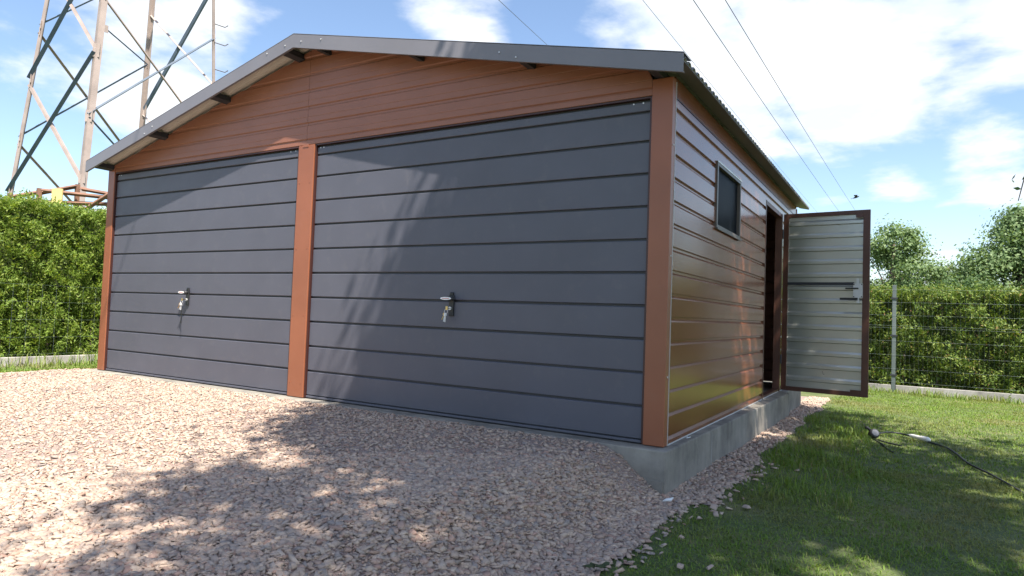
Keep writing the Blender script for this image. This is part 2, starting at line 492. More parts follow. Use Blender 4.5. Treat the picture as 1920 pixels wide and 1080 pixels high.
# crushed stone chips
def chips(P, size, flat=0.30):
    n = len(P)
    base = np.array([(x, y, z) for z in (-1, 1) for y in (-1, 1) for x in (-1, 1)], float)
    V = base[None] * (1 + RNG.uniform(-0.45, 0.25, (n, 8, 3)))
    V[:, 4:, :2] *= RNG.uniform(0.45, 0.95, (n, 1, 2))
    V *= np.stack([size * RNG.uniform(0.8, 1.45, n), size * RNG.uniform(0.55, 0.95, n), size * flat * RNG.uniform(0.55, 1.3, n)], -1)[:, None, :]
    a = RNG.uniform(0, 2 * np.pi, n); t = RNG.normal(0, 0.27, n); u = RNG.normal(0, 0.27, n)
    ca, sa, ct, st, cu, su = np.cos(a), np.sin(a), np.cos(t), np.sin(t), np.cos(u), np.sin(u)
    Rx = np.zeros((n, 3, 3)); Rx[:, 0, 0] = 1; Rx[:, 1, 1] = ct; Rx[:, 1, 2] = -st; Rx[:, 2, 1] = st; Rx[:, 2, 2] = ct
    Ry = np.zeros((n, 3, 3)); Ry[:, 1, 1] = 1; Ry[:, 0, 0] = cu; Ry[:, 0, 2] = su; Ry[:, 2, 0] = -su; Ry[:, 2, 2] = cu
    Rz = np.zeros((n, 3, 3)); Rz[:, 2, 2] = 1; Rz[:, 0, 0] = ca; Rz[:, 0, 1] = -sa; Rz[:, 1, 0] = sa; Rz[:, 1, 1] = ca
    R = Rz @ Ry @ Rx
    V = np.einsum('nij,nkj->nki', R, V) + P[:, None, :]
    q = np.array([(0, 2, 3, 1), (4, 5, 7, 6), (0, 1, 5, 4), (2, 6, 7, 3), (0, 4, 6, 2), (1, 3, 7, 5)])
    F = (q[None] + (np.arange(n) * 8)[:, None, None]).reshape(-1, 4)
    return V.reshape(-1, 3), F
def scatter(n, x0, x1, y0, y1, cond):
    x = RNG.uniform(x0, x1, n); y = RNG.uniform(y0, y1, n)
    k = cond(x, y)
    return x[k], y[k]
CX, CY = CAMPOS.x, CAMPOS.y
def gravel_points():
    out = []; sz = []
    for n, box, dmin, dmax, s0, s1 in ((200000, (2.2, 6.5, -3.6, 0.0), 0.9, 3.6, 0.0045, 0.020), (125000, (-2.2, 6.5, -3.6, 0.15), 3.2, 9.9, 0.0055, 0.017), (11000, (6.0, 6.5, -0.3, 6.5), 3.4, 11, 0.010, 0.022)):
        x, y = scatter(n, *box, in_gravel)
        d = np.hypot(x - CX, y - CY)
        k = (d > dmin) & (d < dmax) & ~((x > 0) & (x < 6.03) & (y > -0.105))
        # only inside a wide wedge around the view
        b = np.arctan2(-(x - CX), (y - CY))
        k &= (b > -0.5) & (b < 1.62)
        k &= RNG.uniform(0, 1, len(x)) < 0.80 + 0.35 * wob(1.7 * x, 1.7 * y, 0, 3) + 0.2 * wob(5 * x, 5 * y, 0, 8)
        x, y = x[k], y[k]
        s = RNG.uniform(0, 1, len(x)) ** 2.6 * (s1 - s0) + s0
        dd = np.hypot(x - CX, y - CY)
        out.append(np.stack([x, y, zground(x, y) + 0.005 + s * 0.10 + RNG.uniform(0, 0.006, len(x))], -1)); sz.append(s)
    return np.concatenate(out), np.concatenate(sz)
P, S = gravel_points()
# stray chips thinning out into the grass
x, y = scatter(2600, 6.1, 7.0, -1.5, 1.2, lambda x, y: ~in_gravel(x, y) & (RNG.uniform(0, 1, len(x)) < np.exp(-(x - gravel_right(y)) / 0.045)))
P = np.concatenate([P, np.stack([x, y, zground(x, y) + 0.008], -1)]); S = np.concatenate([S, RNG.uniform(0.008, 0.02, len(x))])
V, F = chips(P, S)
gr = np_mesh('gravel', V, F, 'stone', None, 4)
tag(gr, 'pinkish grey crushed stone spread over the drive', 'gravel', kind='stuff')


# ------------------------------------------------------------------ grass
def blades(x, y, h, w, lean):
    n = len(x)
    z = zground(x, y)
    a = RNG.uniform(0, 2 * np.pi, n)
    d = np.stack([np.cos(a), np.sin(a), np.zeros(n)], -1)
    s = np.stack([-np.sin(a), np.cos(a), np.zeros(n)], -1)
    b = np.stack([x, y, z - 0.004], -1)
    up = np.array([0, 0, 1.0])
    l = lean * RNG.uniform(0.3, 1.4, n)
    m = b + up * (h * 0.6)[:, None] + d * (h * l * 0.35)[:, None]
    t = b + up * (h * (1 - 0.25 * l))[:, None] + d * (h * l)[:, None]
    hw = (w / 2)[:, None]
    V = np.stack([b - s * hw, b + s * hw, m - s * hw * 0.8, m + s * hw * 0.8, t], 1).reshape(-1, 3)
    q = np.array([(0, 1, 3), (0, 3, 2), (2, 3, 4)])
    F = (q[None] + (np.arange(n) * 5)[:, None, None]).reshape(-1, 3)
    return V, F
def lawn_points(n, x0, x1, y0, y1, dmin, dmax, thr):
    def cond(x, y):
        d = np.hypot(x - CX, y - CY)
        b = np.arctan2(-(x - CX), (y - CY))
        dens = 0.5 + 0.5 * wob(1.9 * x, 1.9 * y, 0, 4) + 0.35 * wob(5 * x, 5 * y, 0, 7)
        edge = RNG.uniform(0, 1, len(x)) < np.clip((x - gravel_right(y)) / 0.16 + 0.15, 0, 1)
        return (~in_gravel(x, y)) & (d > dmin) & (d < dmax) & (b > -0.42) & (b < 1.65) & (RNG.uniform(0, 1, len(x)) < np.clip(dens + thr, 0.12, 1)) & (edge | (x < 5)) & ~((x > -0.05) & (x < 6.08) & (y > -0.2) & (y < 5.05))
    return scatter(n, x0, x1, y0, y1, cond)
VV, FF, k = [], [], 0
for n, box, dmin, dmax, h0, h1, w0, thr, lean in (
        (115000, (6.1, 9.2, -1.9, 1.6), 1.4, 5.4, 0.010, 0.030, 0.0036, 0.25, 1.3),
        (105000, (5.9, 10.2, 0.8, 8.6), 4.9, 13, 0.013, 0.036, 0.0055, 0.45, 1.1),
        (22000, (-3.2, 0.1, -1.9, 3.2), 6, 13, 0.02, 0.06, 0.007, 0.5, 0.8),
        (900, (-2.15, -1.7, -1.9, 3.2), 6, 13, 0.08, 0.24, 0.007, 0.5, 0.7),
        (9000, (6.30, 6.95, 0.2, 4.2), 3, 9, 0.03, 0.085, 0.005, -0.25, 0.8),
        (1500, (6.0, 9.8, 8.1, 8.45), 9, 14, 0.05, 0.14, 0.007, 0.6, 0.7)):
    x, y = lawn_points(n, *box, dmin, dmax, thr)
    h = RNG.uniform(h0, h1, len(x)) * (1 + 0.35 * wob(2.5 * x, 2.5 * y, 0, 9))
    v, f = blades(x, y, h, np.full(len(x), w0) * RNG.uniform(0.7, 1.4, len(x)), lean)
    VV.append(v); FF.append(f + k); k += len(v)
grass = np_mesh('grass', np.concatenate(VV), np.concatenate(FF), 'grass')
tag(grass, 'short mown grass of the lawn, patchy and dry in places', 'grass', kind='stuff')


# ------------------------------------------------------------------ concrete foundation
def foundation():
    m = MB()
    pts = [(-0.03, -0.10), (6.055, -0.105), (6.125, 3.86), (6.125, 3.861)]
    # main slab with slightly skewed right edge, stepping back behind the side door
    poly = [(-0.03, -0.10, 0), (6.058, -0.105, 0), (6.125, 3.86, 0), (6.085, 3.862, 0), (6.085, 5.06, 0), (-0.03, 5.06, 0)]
    m.prism([(p[0], p[1], -0.45) for p in poly], (0, 0, 0.45 - 0.0))
    o = m.build('concrete_foundation', 'concrete')
    b = o.modifiers.new('edge', 'BEVEL'); b.width = 0.008; b.segments = 2; b.limit_method = 'ANGLE'
    # lower footing offset visible at the corner
    f = MB().prism([(5.2, -0.108, -0.45), (6.045, -0.116, -0.45), (6.052, -0.02, -0.45), (5.2, -0.02, -0.45)], (0, 0, 0.285)).build('footing_step', 'concrete', o)
    for yy in (0.82, 2.25):
        MB().box(6.055 + 0.0172 * yy, 6.0618 + 0.0169 * yy, yy, yy + 0.012, -0.3, -0.012).build('cast_seam', 'plinth', o)
    return tag(o, 'grey cast concrete slab foundation under the garage', 'foundation')
foundation()

# ------------------------------------------------------------------ the garage
G = root('garage', (3.0, 2.5, 0.0), 'brown and graphite sheet metal double garage with gable roof on concrete slab', 'garage')
RZ = 2.868
def zr(x): return RZ - 0.222 * (x - 3) if x >= 3 else RZ - 0.2475 * (3 - x)
PITCH = 0.137
def profile(z0):
    return [(z0, 0.0), (z0 + 0.004, 0.0), (z0 + 0.012, 0.010), (z0 + 0.052, 0.010), (z0 + 0.0545, 0.0088), (z0 + 0.057, 0.010), (z0 + PITCH - 0.021, 0.010), (z0 + PITCH - 0.012, 0.0), (z0 + PITCH, 0.0)]
def profile_side(z0):
    return [(z0, 0.0), (z0 + 0.007, 0.0), (z0 + 0.011, 0.014), (z0 + 0.114, 0.014), (z0 + 0.130, 0.0), (z0 + PITCH, 0.0)]
def clip_prof(pr, za, zb):
    out = []
    for (z1, d1), (z2, d2) in zip(pr[:-1], pr[1:]):
        if z2 <= za or z1 >= zb: continue
        def at(z): return d1 + (d2 - d1) * (z - z1) / (z2 - z1)
        a, b = max(z1, za), min(z2, zb)
        if not out: out.append((a, at(a)))
        out.append((b, at(b)))
    return out
T = 0.006
def side_board(y0, y1, z0, za, zb, X=6.0, mat='side', name='cladding_board'):
    pr = clip_prof(profile_side(z0), za, zb)
    if len(pr) < 2: return
    m = MB(); n = len(pr)
    sg = 1 if X > 3 else -1
    vs = [(X + sg * d, y0, z) for z, d in pr] + [(X + sg * d, y1, z) for z, d in pr] + [(X - sg * T, y0, z) for z, d in pr] + [(X - sg * T, y1, z) for z, d in pr]
    fs = []
    for i in range(n - 1):
        fs += [(i, i + 1, n + i + 1, n + i), (2 * n + i, 3 * n + i, 3 * n + i + 1, 2 * n + i + 1), (i, 2 * n + i, 2 * n + i + 1, i + 1), (n + i, n + i + 1, 3 * n + i + 1, 3 * n + i)]
    fs += [(0, n, 3 * n, 2 * n), (n - 1, 3 * n - 1, 4 * n - 1, 2 * n - 1)]
    m.add(vs, fs)
    m.build(name, mat, G)
# right side wall rows, cut round window and side door
WY0, WY1, WZ0, WZ1 = 1.025, 1.796, 1.392, 1.876
DY0, DY1, DZ1 = 2.94, 3.915, 1.915
TOPZ = 2.035
z0 = 0.055 - PITCH
row = 0
while z0 < TOPZ:
    za, zb = max(z0, 0.012), min(z0 + PITCH, TOPZ)
    Y0, Y1 = 0.055, 4.97
    cuts = sorted({za, zb, *[c for c in (WZ0, WZ1, DZ1) if za < c < zb]})
    for c0, c1 in zip(cuts[:-1], cuts[1:]):
        zm = (c0 + c1) / 2
        segs = [(Y0, Y1)]
        def sub(segs, a, b):
            o = []
            for s, e in segs:
                if b <= s or a >= e: o.append((s, e)); continue
                if s < a: o.append((s, a))
                if b < e: o.append((b, e))
            return o
        if WZ0 < zm < WZ1: segs = sub(segs, WY0, WY1)
        if zm < DZ1: segs = sub(segs, DY0, DY1)
        for s, e in segs: side_board(s, e, z0, c0, c1)
    z0 += PITCH; row += 1
MB().box(5.985, 6.006, 0.055, 4.97, TOPZ + 0.008, 2.165).build('top_rail', 'side', G)
MB().box(5.99, 6.014, 0.05, 4.97, TOPZ - 0.006, TOPZ + 0.006).build('rail_edge', 'maroon', G)
MB().box(5.97, 6.013, 0.056, 4.97, 0.002, 0.0119).build('sill_angle', 'zinc', G)
# left and rear walls (seen only from elsewhere)
m = MB(); z0 = 0.012
prl = []
while z0 < 2.05:
    prl += profile(z0)[:-1]; z0 += PITCH
prl = [(z, d) for z, d in prl if z < 2.06]
n = len(prl)
m.add([(0.0 - d, 0.055, z) for z, d in prl] + [(0.0 - d, 4.97, z) for z, d in prl], [(i, i + 1, n + i + 1, n + i) for i in range(n - 1)])
m.build('left_wall_sheet', 'side', G)
m = MB()
m.add([(0.03, 5.0 + d, z) for z, d in prl] + [(5.97, 5.0 + d, z) for z, d in prl], [(i, i + 1, n + i + 1, n + i) for i in range(n - 1)])
m.prism([(0.0, 4.98, 2.04), (6.0, 4.98, 2.04), (6.0, 4.98, zr(6) - 0.02), (3, 4.98, zr(3) - 0.02), (0, 4.98, zr(0) - 0.02)], (0, 0.015, 0))
m.build('rear_wall_sheet', 'gable', G)
# inner lining that closes the left wall top
MB().box(-0.004, 0.02, 0.05, 4.97, 2.0, 2.1).build('left_top_rail', 'gable', G)

# posts
def post(x0, x1, y0, y1, z1, name='corner_post'):
    return MB().box(x0, x1, y0, y1, 0.004, z1, bev=0.004).build(name, 'brown', G)
post(0.0, 0.118, -0.012, 0.05, 2.10)
post(5.888, 6.014, -0.012, 0.05, 2.145)
post(0.004, 0.07, 4.94, 5.012, 2.10)
post(5.93, 6.012, 4.972, 5.012, 2.14)
post(2.879, 3.062, -0.014, 0.05, 2.048, 'door_post')
MB().box(5.99, 6.0165, 0.051, 0.0545, 0.004, 2.13).build('corner_flashing', 'zinc', G)
MB().box(0.118, 5.888, -0.006, 0.03, 2.052, 2.088, bev=0.003).build('lintel', 'gable', G)
for px_ in (2.91, 3.03):
    for zz in (0.12, 0.66, 1.2, 1.74):
        MB().tube([(px_, -0.0142, zz), (px_, -0.0175, zz)], 0.0042, 8).build('rivet', 'brown', G)
for zz in (0.4, 1.1, 1.75):
    MB().tube([(6.0142, 0.02, zz), (6.018, 0.02, zz)], 0.006, 8).build('rivet', 'zinc', G)
MB().box(2.93, 3.0, -0.0175, -0.0143, 2.03, 2.0515, bev=0.001).build('post_cap', 'brown', G)

# gable cladding: two sheets of boards meeting at a seam
def gable_board(x0, x1, z0, za, zb):
    pr = clip_prof(profile(z0), za, zb)
    lim = lambda z: (3 - (RZ - 0.028 - z) / 0.2475, 3 + (RZ - 0.028 - z) / 0.222)
    rows = []
    for z, d in pr:
        a, b = lim(z)
        a, b = max(a, x0), min(b, x1)
        if b - a < 0.01:
            b = a = (a + b) / 2
        rows.append((a, b, z, d))
    rows = [r for r in rows if r[1] - r[0] > 0.005 or True]
    m = MB(); n = len(rows)
    vs = [(a, -0.002 - d, z) for a, b, z, d in rows] + [(b, -0.002 - d, z) for a, b, z, d in rows] + [(a, 0.008, z) for a, b, z, d in rows] + [(b, 0.008, z) for a, b, z, d in rows]
    fs = []
    for i in range(n - 1):
        fs += [(i, n + i, n + i + 1, i + 1), (2 * n + i, 2 * n + i + 1, 3 * n + i + 1, 3 * n + i), (i, i + 1, 2 * n + i + 1, 2 * n + i), (n + i, 3 * n + i, 3 * n + i + 1, n + i + 1)]
    m.add(vs, fs)
    m.build('gable_board', 'gable', G)
z0 = 2.089
while z0 < RZ - 0.04:
    zb = min(z0 + PITCH, RZ - 0.035)
    gable_board(0.04, 2.967, z0, z0, zb)
    gable_board(2.9695, 5.887, z0, z0, zb)
    z0 += PITCH

# garage doors
EDGES = [0.028, 0.225, 0.421, 0.617, 0.812, 1.008, 1.204, 1.400, 1.595, 1.790, 1.966, 2.036]
def garage_door(x0, x1, hx, label):
    # backing sheet is the door; panels sit proud of it
    d = MB().box(x0 + 0.014, x1 - 0.014, 0.030, 0.036, 0.014, 2.04).build('garage_door', 'door_back', G)
    d['label'] = label
    for a, b in zip(EDGES[:-1], EDGES[1:]):
        m = MB()
        yb, yf = 0.0298, 0.012
        X0, X1 = x0 + 0.018, x1 - 0.018
        wv = random.uniform(-0.0012, 0.0012)
        prof = [(a + 0.001, yb), (a + 0.003, yf + 0.002), (a + 0.006, yf + wv), (b - 0.0160, yf + wv), (b - 0.0125, yf + 0.0022), (b - 0.0105, yb)]
        nn = len(prof)
        m.add([(X0, y, z) for z, y in prof] + [(X1, y, z) for z, y in prof], [(i, nn + i, nn + i + 1, i + 1) for i in range(nn - 1)] + [(0, nn - 1, 2 * nn - 1, nn), tuple(range(nn)), tuple(range(nn, 2 * nn))])
        m.build('panel', 'door', d)
    fr = MB()
    fr.box(x0 + 0.001, x0 + 0.012, -0.004, 0.034, 0.006, 2.046); fr.box(x1 - 0.012, x1 - 0.001, -0.004, 0.034, 0.006, 2.046)
    fr.box(x0 + 0.0125, x1 - 0.0125, -0.004, 0.034, 2.0385, 2.0485)
    fr.build('door_frame', 'maroon', d)
    MB().box(x0 + 0.016, x1 - 0.016, 0.004, 0.028, 0.008, 0.024, bev=0.003).build('bottom_rail', 'door', d)
    # handle: back plate with an eye at the top, T grip with oval badge, lock below
    hz = 0.80
    h = MB()
    h.box(hx - 0.020, hx + 0.020, -0.002, 0.0115, hz - 0.098, hz + 0.048, bev=0.004)
    h.box(hx - 0.014, hx + 0.014, -0.004, 0.0115, hz + 0.044, hz + 0.068, bev=0.005)
    h.tube([(hx, 0.0, hz + 0.022), (hx, -0.045, hz + 0.022)], 0.013, 12)
    h.tube([(hx - 0.052, -0.040, hz + 0.022), (hx - 0.045, -0.046, hz + 0.022), (hx + 0.045, -0.046, hz + 0.022), (hx + 0.052, -0.040, hz + 0.022)], [0.010, 0.014, 0.014, 0.010], 12)
    h.build('handle', 'black', d, smooth=False)
    bd = MB(); pts = []
    for i in range(20):
        an = 2 * math.pi * i / 20
        pts.append((hx - 0.006 + 0.046 * math.cos(an), -0.0605, hz + 0.022 + 0.0105 * math.sin(an)))
    bd.prism(pts, (0, 0.002, 0)); bd.build('handle_badge', 'white', d)
    MB().box(hx - 0.034, hx + 0.022, -0.0618, -0.0608, hz + 0.0195, hz + 0.0245).build('badge_print', 'red', d)
    MB().tube([(hx - 0.004, 0.0, hz - 0.045), (hx - 0.004, -0.012, hz - 0.045)], 0.012, 14).build('lock_barrel', 'zinc', d)
    for sx in (x0 + 0.05, x0 + 0.085, x1 - 0.06, x1 - 0.12):
        MB().tube([(sx, 0.0122, 2.018), (sx, 0.0085, 2.018)], 0.005, 8).build('rivet', 'zinc', d)
    return hx, hz
HA = garage_door(0.118, 2.879, 1.455, 'left graphite panelled up and over door')
HB = garage_door(3.062, 5.888, 4.478, 'right graphite panelled up and over door in tree shade')

# window
wf = MB()
b_ = 0.030
X0, X1 = 5.98, 6.024
wf.box(X0, X1, WY0, WY0 + b_, WZ0, WZ1); wf.box(X0, X1, WY1 - b_, WY1, WZ0, WZ1)
wf.box(X0, X1, WY0 + b_ + .0005, WY1 - b_ - .0005, WZ0, WZ0 + b_); wf.box(X0, X1, WY0 + b_ + .0005, WY1 - b_ - .0005, WZ1 - b_, WZ1)
win = wf.build('window', 'winframe', G)
MB().box(5.994, 5.999, WY0 + b_ - 0.004, WY1 - b_ + 0.004, WZ0 + b_ - 0.004, WZ1 - b_ + 0.004).build('pane', 'glass', win)
MB().box(6.0245, 6.034, WY0 - 0.004, WY1 + 0.004, WZ0 - 0.006, WZ0 + 0.006).build('sill', 'winframe', win)
MB().box(6.0243, 6.027, WY0 - 0.004, WY1 + 0.004, WZ1 - 0.008, WZ1 + 0.003).build('drip_strip', 'zinc', win)

# side door jamb and the open leaf
jm = MB()
jm.box(5.95, 6.016, DY0 + 0.001, DY0 + 0.03, 0.004, DZ1 - 0.001)
jm.box(5.95, 6.018, DY1 - 0.05, DY1 - 0.001, 0.004, DZ1 - 0.001)
jm.box(5.95, 6.014, DY0 + 0.031, DY1 - 0.051, DZ1 - 0.04, DZ1 - 0.002)
jm.box(5.95, 6.010, DY0 + 0.031, DY1 - 0.051, 0.004, 0.03)
jm.build('side_door_frame', 'doorframe', G)
hinge = Vector((6.028, 3.905, 0)); free = Vector((6.858, 3.815, 0))
ex = (free - hinge).normalized(); LW = (free - hinge).length
ey = Vector((-ex.y, ex.x, 0))            # points away from the camera (outside face of the leaf)
def lp(u, v, z): return hinge + ex * u + ey * v + Vector((0, 0, z))
LZ0, LZ1 = 0.022, 1.915
def lbox(m, u0, u1, v0, v1, za, zb):
    return m.obox(lp((u0 + u1) / 2, (v0 + v1) / 2, (za + zb) / 2), ex * (u1 - u0) / 2, ey * (v1 - v0) / 2, Vector((0, 0, (zb - za) / 2)))
lf = MB(); fb = 0.052
lbox(lf, 0, fb, 0, 0.03, LZ0, LZ1); lbox(lf, LW - fb - 0.01, LW, 0, 0.03, LZ0, LZ1)
lbox(lf, fb + .0003, LW - fb - .0103, 0.0005, 0.0295, LZ0, LZ0 + 0.045); lbox(lf, fb + .0003, LW - fb - .0103, 0.0005, 0.0295, LZ1 - 0.04, LZ1)
leaf = lf.build('side_door', 'doorframe', G)
leaf['label'] = 'side door leaf standing open, cream ribbed inside face'
# ribbed sheets, one board each
z0 = LZ0 + 0.03
while z0 < LZ1 - 0.03:
    z1 = min(z0 + PITCH, LZ1 - 0.012)
    prf = [(z0, 0.024), (z0 + 0.080, 0.024), (z0 + 0.088, 0.007), (z0 + 0.117, 0.007), (z0 + PITCH, 0.024)]
    prf = clip_prof(prf, z0, z1)
    if len(prf) >= 2:
        m = MB(); nn = len(prf)
        m.add([lp(fb - 0.01, v, z) for z, v in prf] + [lp(LW - fb, v, z) for z, v in prf] + [lp(fb - 0.01, v + 0.004, z) for z, v in prf] + [lp(LW - fb, v + 0.004, z) for z, v in prf],
              [f for i in range(nn - 1) for f in ((i, nn + i, nn + i + 1, i + 1), (2 * nn + i, 2 * nn + i + 1, 3 * nn + i + 1, 3 * nn + i))])
        m.build('ribbed_sheet', 'leafsheet', leaf)
    z0 += PITCH
lbox(MB(), fb, LW - 0.14, -0.002, 0.010, 1.150, 1.178).build('brace_bar', 'darksteel', leaf)
lt = MB()
lbox(lt, LW - 0.145, LW - 0.058, -0.008, -0.001, 1.02, 1.165); lbox(lt, LW - 0.115, LW - 0.090, -0.010, -0.002, 1.1655, 1.215); lbox(lt, LW - 0.112, LW - 0.088, -0.010, -0.002, 0.965, 1.0195)
lt.build('latch_plate', 'zinc', leaf)
lbox(MB(), LW - 0.215, LW - 0.095, -0.020, -0.0085, 1.108, 1.122).build('latch_bar', 'black', leaf)
lbox(MB(), LW - 0.265, LW - 0.10, -0.026, -0.0085, 0.996, 1.018).build('latch_handle', 'black', leaf)
for q in ((LW - 0.138, 1.155), (LW - 0.066, 1.155), (LW - 0.138, 1.03), (LW - 0.066, 1.03)):
    MB().tube([lp(q[0], -0.0082, q[1]), lp(q[0], -0.012, q[1])], 0.006, 8).build('latch_screw', 'darksteel', leaf)
for zz in (0.3, 1.65):
    MB().tube([(6.024, 3.905, zz), (6.024, 3.905, zz + 0.1)], 0.009, 10).build('hinge', 'darksteel', leaf)
m = MB()
lbox(m, LW - 0.13, LW - fb - 0.0105, -0.003, 0.0, LZ1 - 0.075, LZ1 - 0.03); lbox(m, LW - 0.16, LW - fb - 0.0105, -0.003, 0.0, LZ0 + 0.03, LZ0 + 0.065)
m.build('corner_gusset', 'doorframe', leaf)

# roof
YF, YB = -0.214, 5.16
ridge = MB()
for sgn, sl in ((1, 0.222), (-1, 0.2475)):
    ridge.prism([(3, YF + .002, RZ + 0.024), (3 + sgn * 0.16, YF + .002, RZ + 0.024 - 0.16 * sl), (3 + sgn * 0.16, YF + .002, RZ + 0.022 - 0.16 * sl), (3, YF + .002, RZ + 0.022)], (0, YB - YF, 0))
roof = ridge.build('roof', 'trim', G)
PER = 0.0895
def wave(y):
    t = ((y - YF) / PER) % 1.0
    return 0.018 * (1 - min(1, max(0, (abs(t - 0.5) * 2 - 0.35) / 0.3)))
nsheet = 5
wl = PER * 12
for side in (1, -1):
    for k_ in range(nsheet):
        ya = YF + k_ * wl; yb = min(YF + (k_ + 1) * wl + 0.0, YB)
        ysn = []
        t = ya
        marks = [0, 0.175, 0.325, 0.675, 0.825]
        for c in range(12):
            for q in marks:
                yy = ya + (c + q) * PER
                if yy < yb - 1e-6: ysn.append(yy)
        ysn.append(yb)
        xa, xb = (3.005, 6.13) if side == 1 else (2.995, -0.03)
        m = MB(); nn = len(ysn)
        dz = 0.0004 * (k_ % 2)
        def row_(x, off): return [(x, y, zr(x) + wave(y) - 0.012 + off + dz) for y in ysn]
        vs = row_(xa, 0.0016) + row_(xb, 0.0016) + row_(xa, -0.0016) + row_(xb, -0.0016)
        top = [(i, i + 1, nn + i + 1, nn + i) for i in range(nn - 1)]
        bot = [(2 * nn + i, 3 * nn + i, 3 * nn + i + 1, 2 * nn + i + 1) for i in range(nn - 1)]
        edge = [(nn + i, nn + i + 1, 3 * nn + i + 1, 3 * nn + i) for i in range(nn - 1)] + [(i, 2 * nn + i, 2 * nn + i + 1, i + 1) for i in range(nn - 1)] + [(0, nn, 3 * nn, 2 * nn), (nn - 1, 3 * nn - 1, 4 * nn - 1, 2 * nn - 1)]
        m.add(vs, top, 0); kk = len(m.f)
        m.f += bot; m.mi += [1] * len(bot)
        m.f += edge; m.mi += [0] * len(edge)
        m.build('roof_sheet', ['roof', 'under'], roof)
MB().prism([(6.016, YF + 0.02, zr(6.016) - 0.018), (6.127, YF + 0.02, zr(6.127) - 0.018), (6.127, YF + 0.02, zr(6.127) - 0.021), (6.016, YF + 0.02, zr(6.016) - 0.021)], (0, YB - YF - 0.021, 0)).build('dark_eave_strip', 'roof', roof)  # added strip that darkens the underside of the right eave
# verge flashing on the front
for side in (1, -1):
    xe = 6.135 if side == 1 else -0.035
    a = Vector((3, -0.224, RZ + 0.014)); b = Vector((xe, -0.224, zr(xe) + 0.014))
    dn = Vector((0, 0, -0.106))
    MB().prism([a, b, b + dn, a + dn], (0, 0.003, 0)).build('verge_trim', 'trim', roof)
    a2 = a + Vector((0, 0.0, 0.004)); b2 = b + Vector((0, 0, 0.004))
    MB().prism([a2, b2, b2 + Vector((0, 0.15, 0)), a2 + Vector((0, 0.15, 0))], (0, 0, 0.003)).build('verge_cap', 'trim', roof)
    MB().prism([a + dn + Vector((0, 0.0035, 0.001)), b + dn + Vector((0, 0.0035, 0.001)), b + dn + Vector((0, 0.022, 0.001)), a + dn + Vector((0, 0.022, 0.001))], (0, 0, 0.003)).build('verge_return', 'trim', roof)
    for f_ in ((0.03, .055), (0.10, .03), (0.62, .055), (0.66, .08)):
        p_ = a.lerp(b, f_[0]); p_.z -= f_[1]
        MB().tube([p_ + Vector((0, -0.0002, 0)), p_ + Vector((0, -0.006, 0))], 0.005, 8).build('roof_screw', 'zinc', roof)
for px_ in (0.075, 1.0, 1.93, 2.86, 3.17, 4.13, 5.06, 5.93):
    zt = zr(px_) - 0.020
    s_ = -0.222 if px_ > 3 else 0.2475
    MB().obox((px_, (YF + 0.01 + 5.1) / 2, zt - 0.027), (0.030, 0, 0.030 * s_), (0, (5.1 - YF - 0.01) / 2, 0), (0, 0, 0.022)).build('purlin', 'darksteel', roof)

# ------------------------------------------------------------------ keys in the two locks
def key_bunch(hx, hz, label, tilt):
    kz = hz - 0.045
    o = root('key_bunch', (hx, -0.02, kz), label, 'keys', 'keys left in the garage door locks')
    k = MB()
    k.box(hx - 0.010, hx + 0.008, -0.052, -0.048, kz - 0.012, kz + 0.014, bev=0.0015)
    k.tube([(hx - 0.003, -0.014, kz), (hx - 0.003, -0.05, kz)], 0.0035, 6)
    k.build('key', 'brass', o)
    ring = MB(); pts = [(hx - 0.006 + 0.014 * math.cos(t), -0.050, kz - 0.022 + 0.014 * math.sin(t)) for t in np.linspace(0, 2 * math.pi, 15)]
    ring.tube(pts, 0.0018, 6).build('key_ring', 'zinc', o)
    for dx, ln, mt in ((-0.012 * tilt, 0.058, 'zinc'), (-0.022 * tilt, 0.045, 'brass'), (-0.004, 0.062, 'zinc')):
        m = MB(); a = Vector((hx - 0.006 + dx * 0.4, -0.050, kz - 0.034)); b = a + Vector((dx, 0.0, -ln))
        m.tube([a, a.lerp(b, 0.3)], 0.0105, 8); m.tube([a.lerp(b, 0.3), b], 0.0042, 6)
        m.build('key', mt, o)
    if tilt > 1:
        m = MB(); a = Vector((hx - 0.012, -0.048, kz - 0.06)); m.tube([a, a + Vector((-0.004, 0.01, -0.09)), a + Vector((-0.014, 0.012, -0.16))], 0.004, 6).build('key_strap', 'cable', o)
key_bunch(HA[0], HA[1], 'key bunch with dark strap hanging from the left garage door lock', 1.6)
key_bunch(HB[0], HB[1], 'key bunch hanging from the right garage door lock in shade', 1.0)

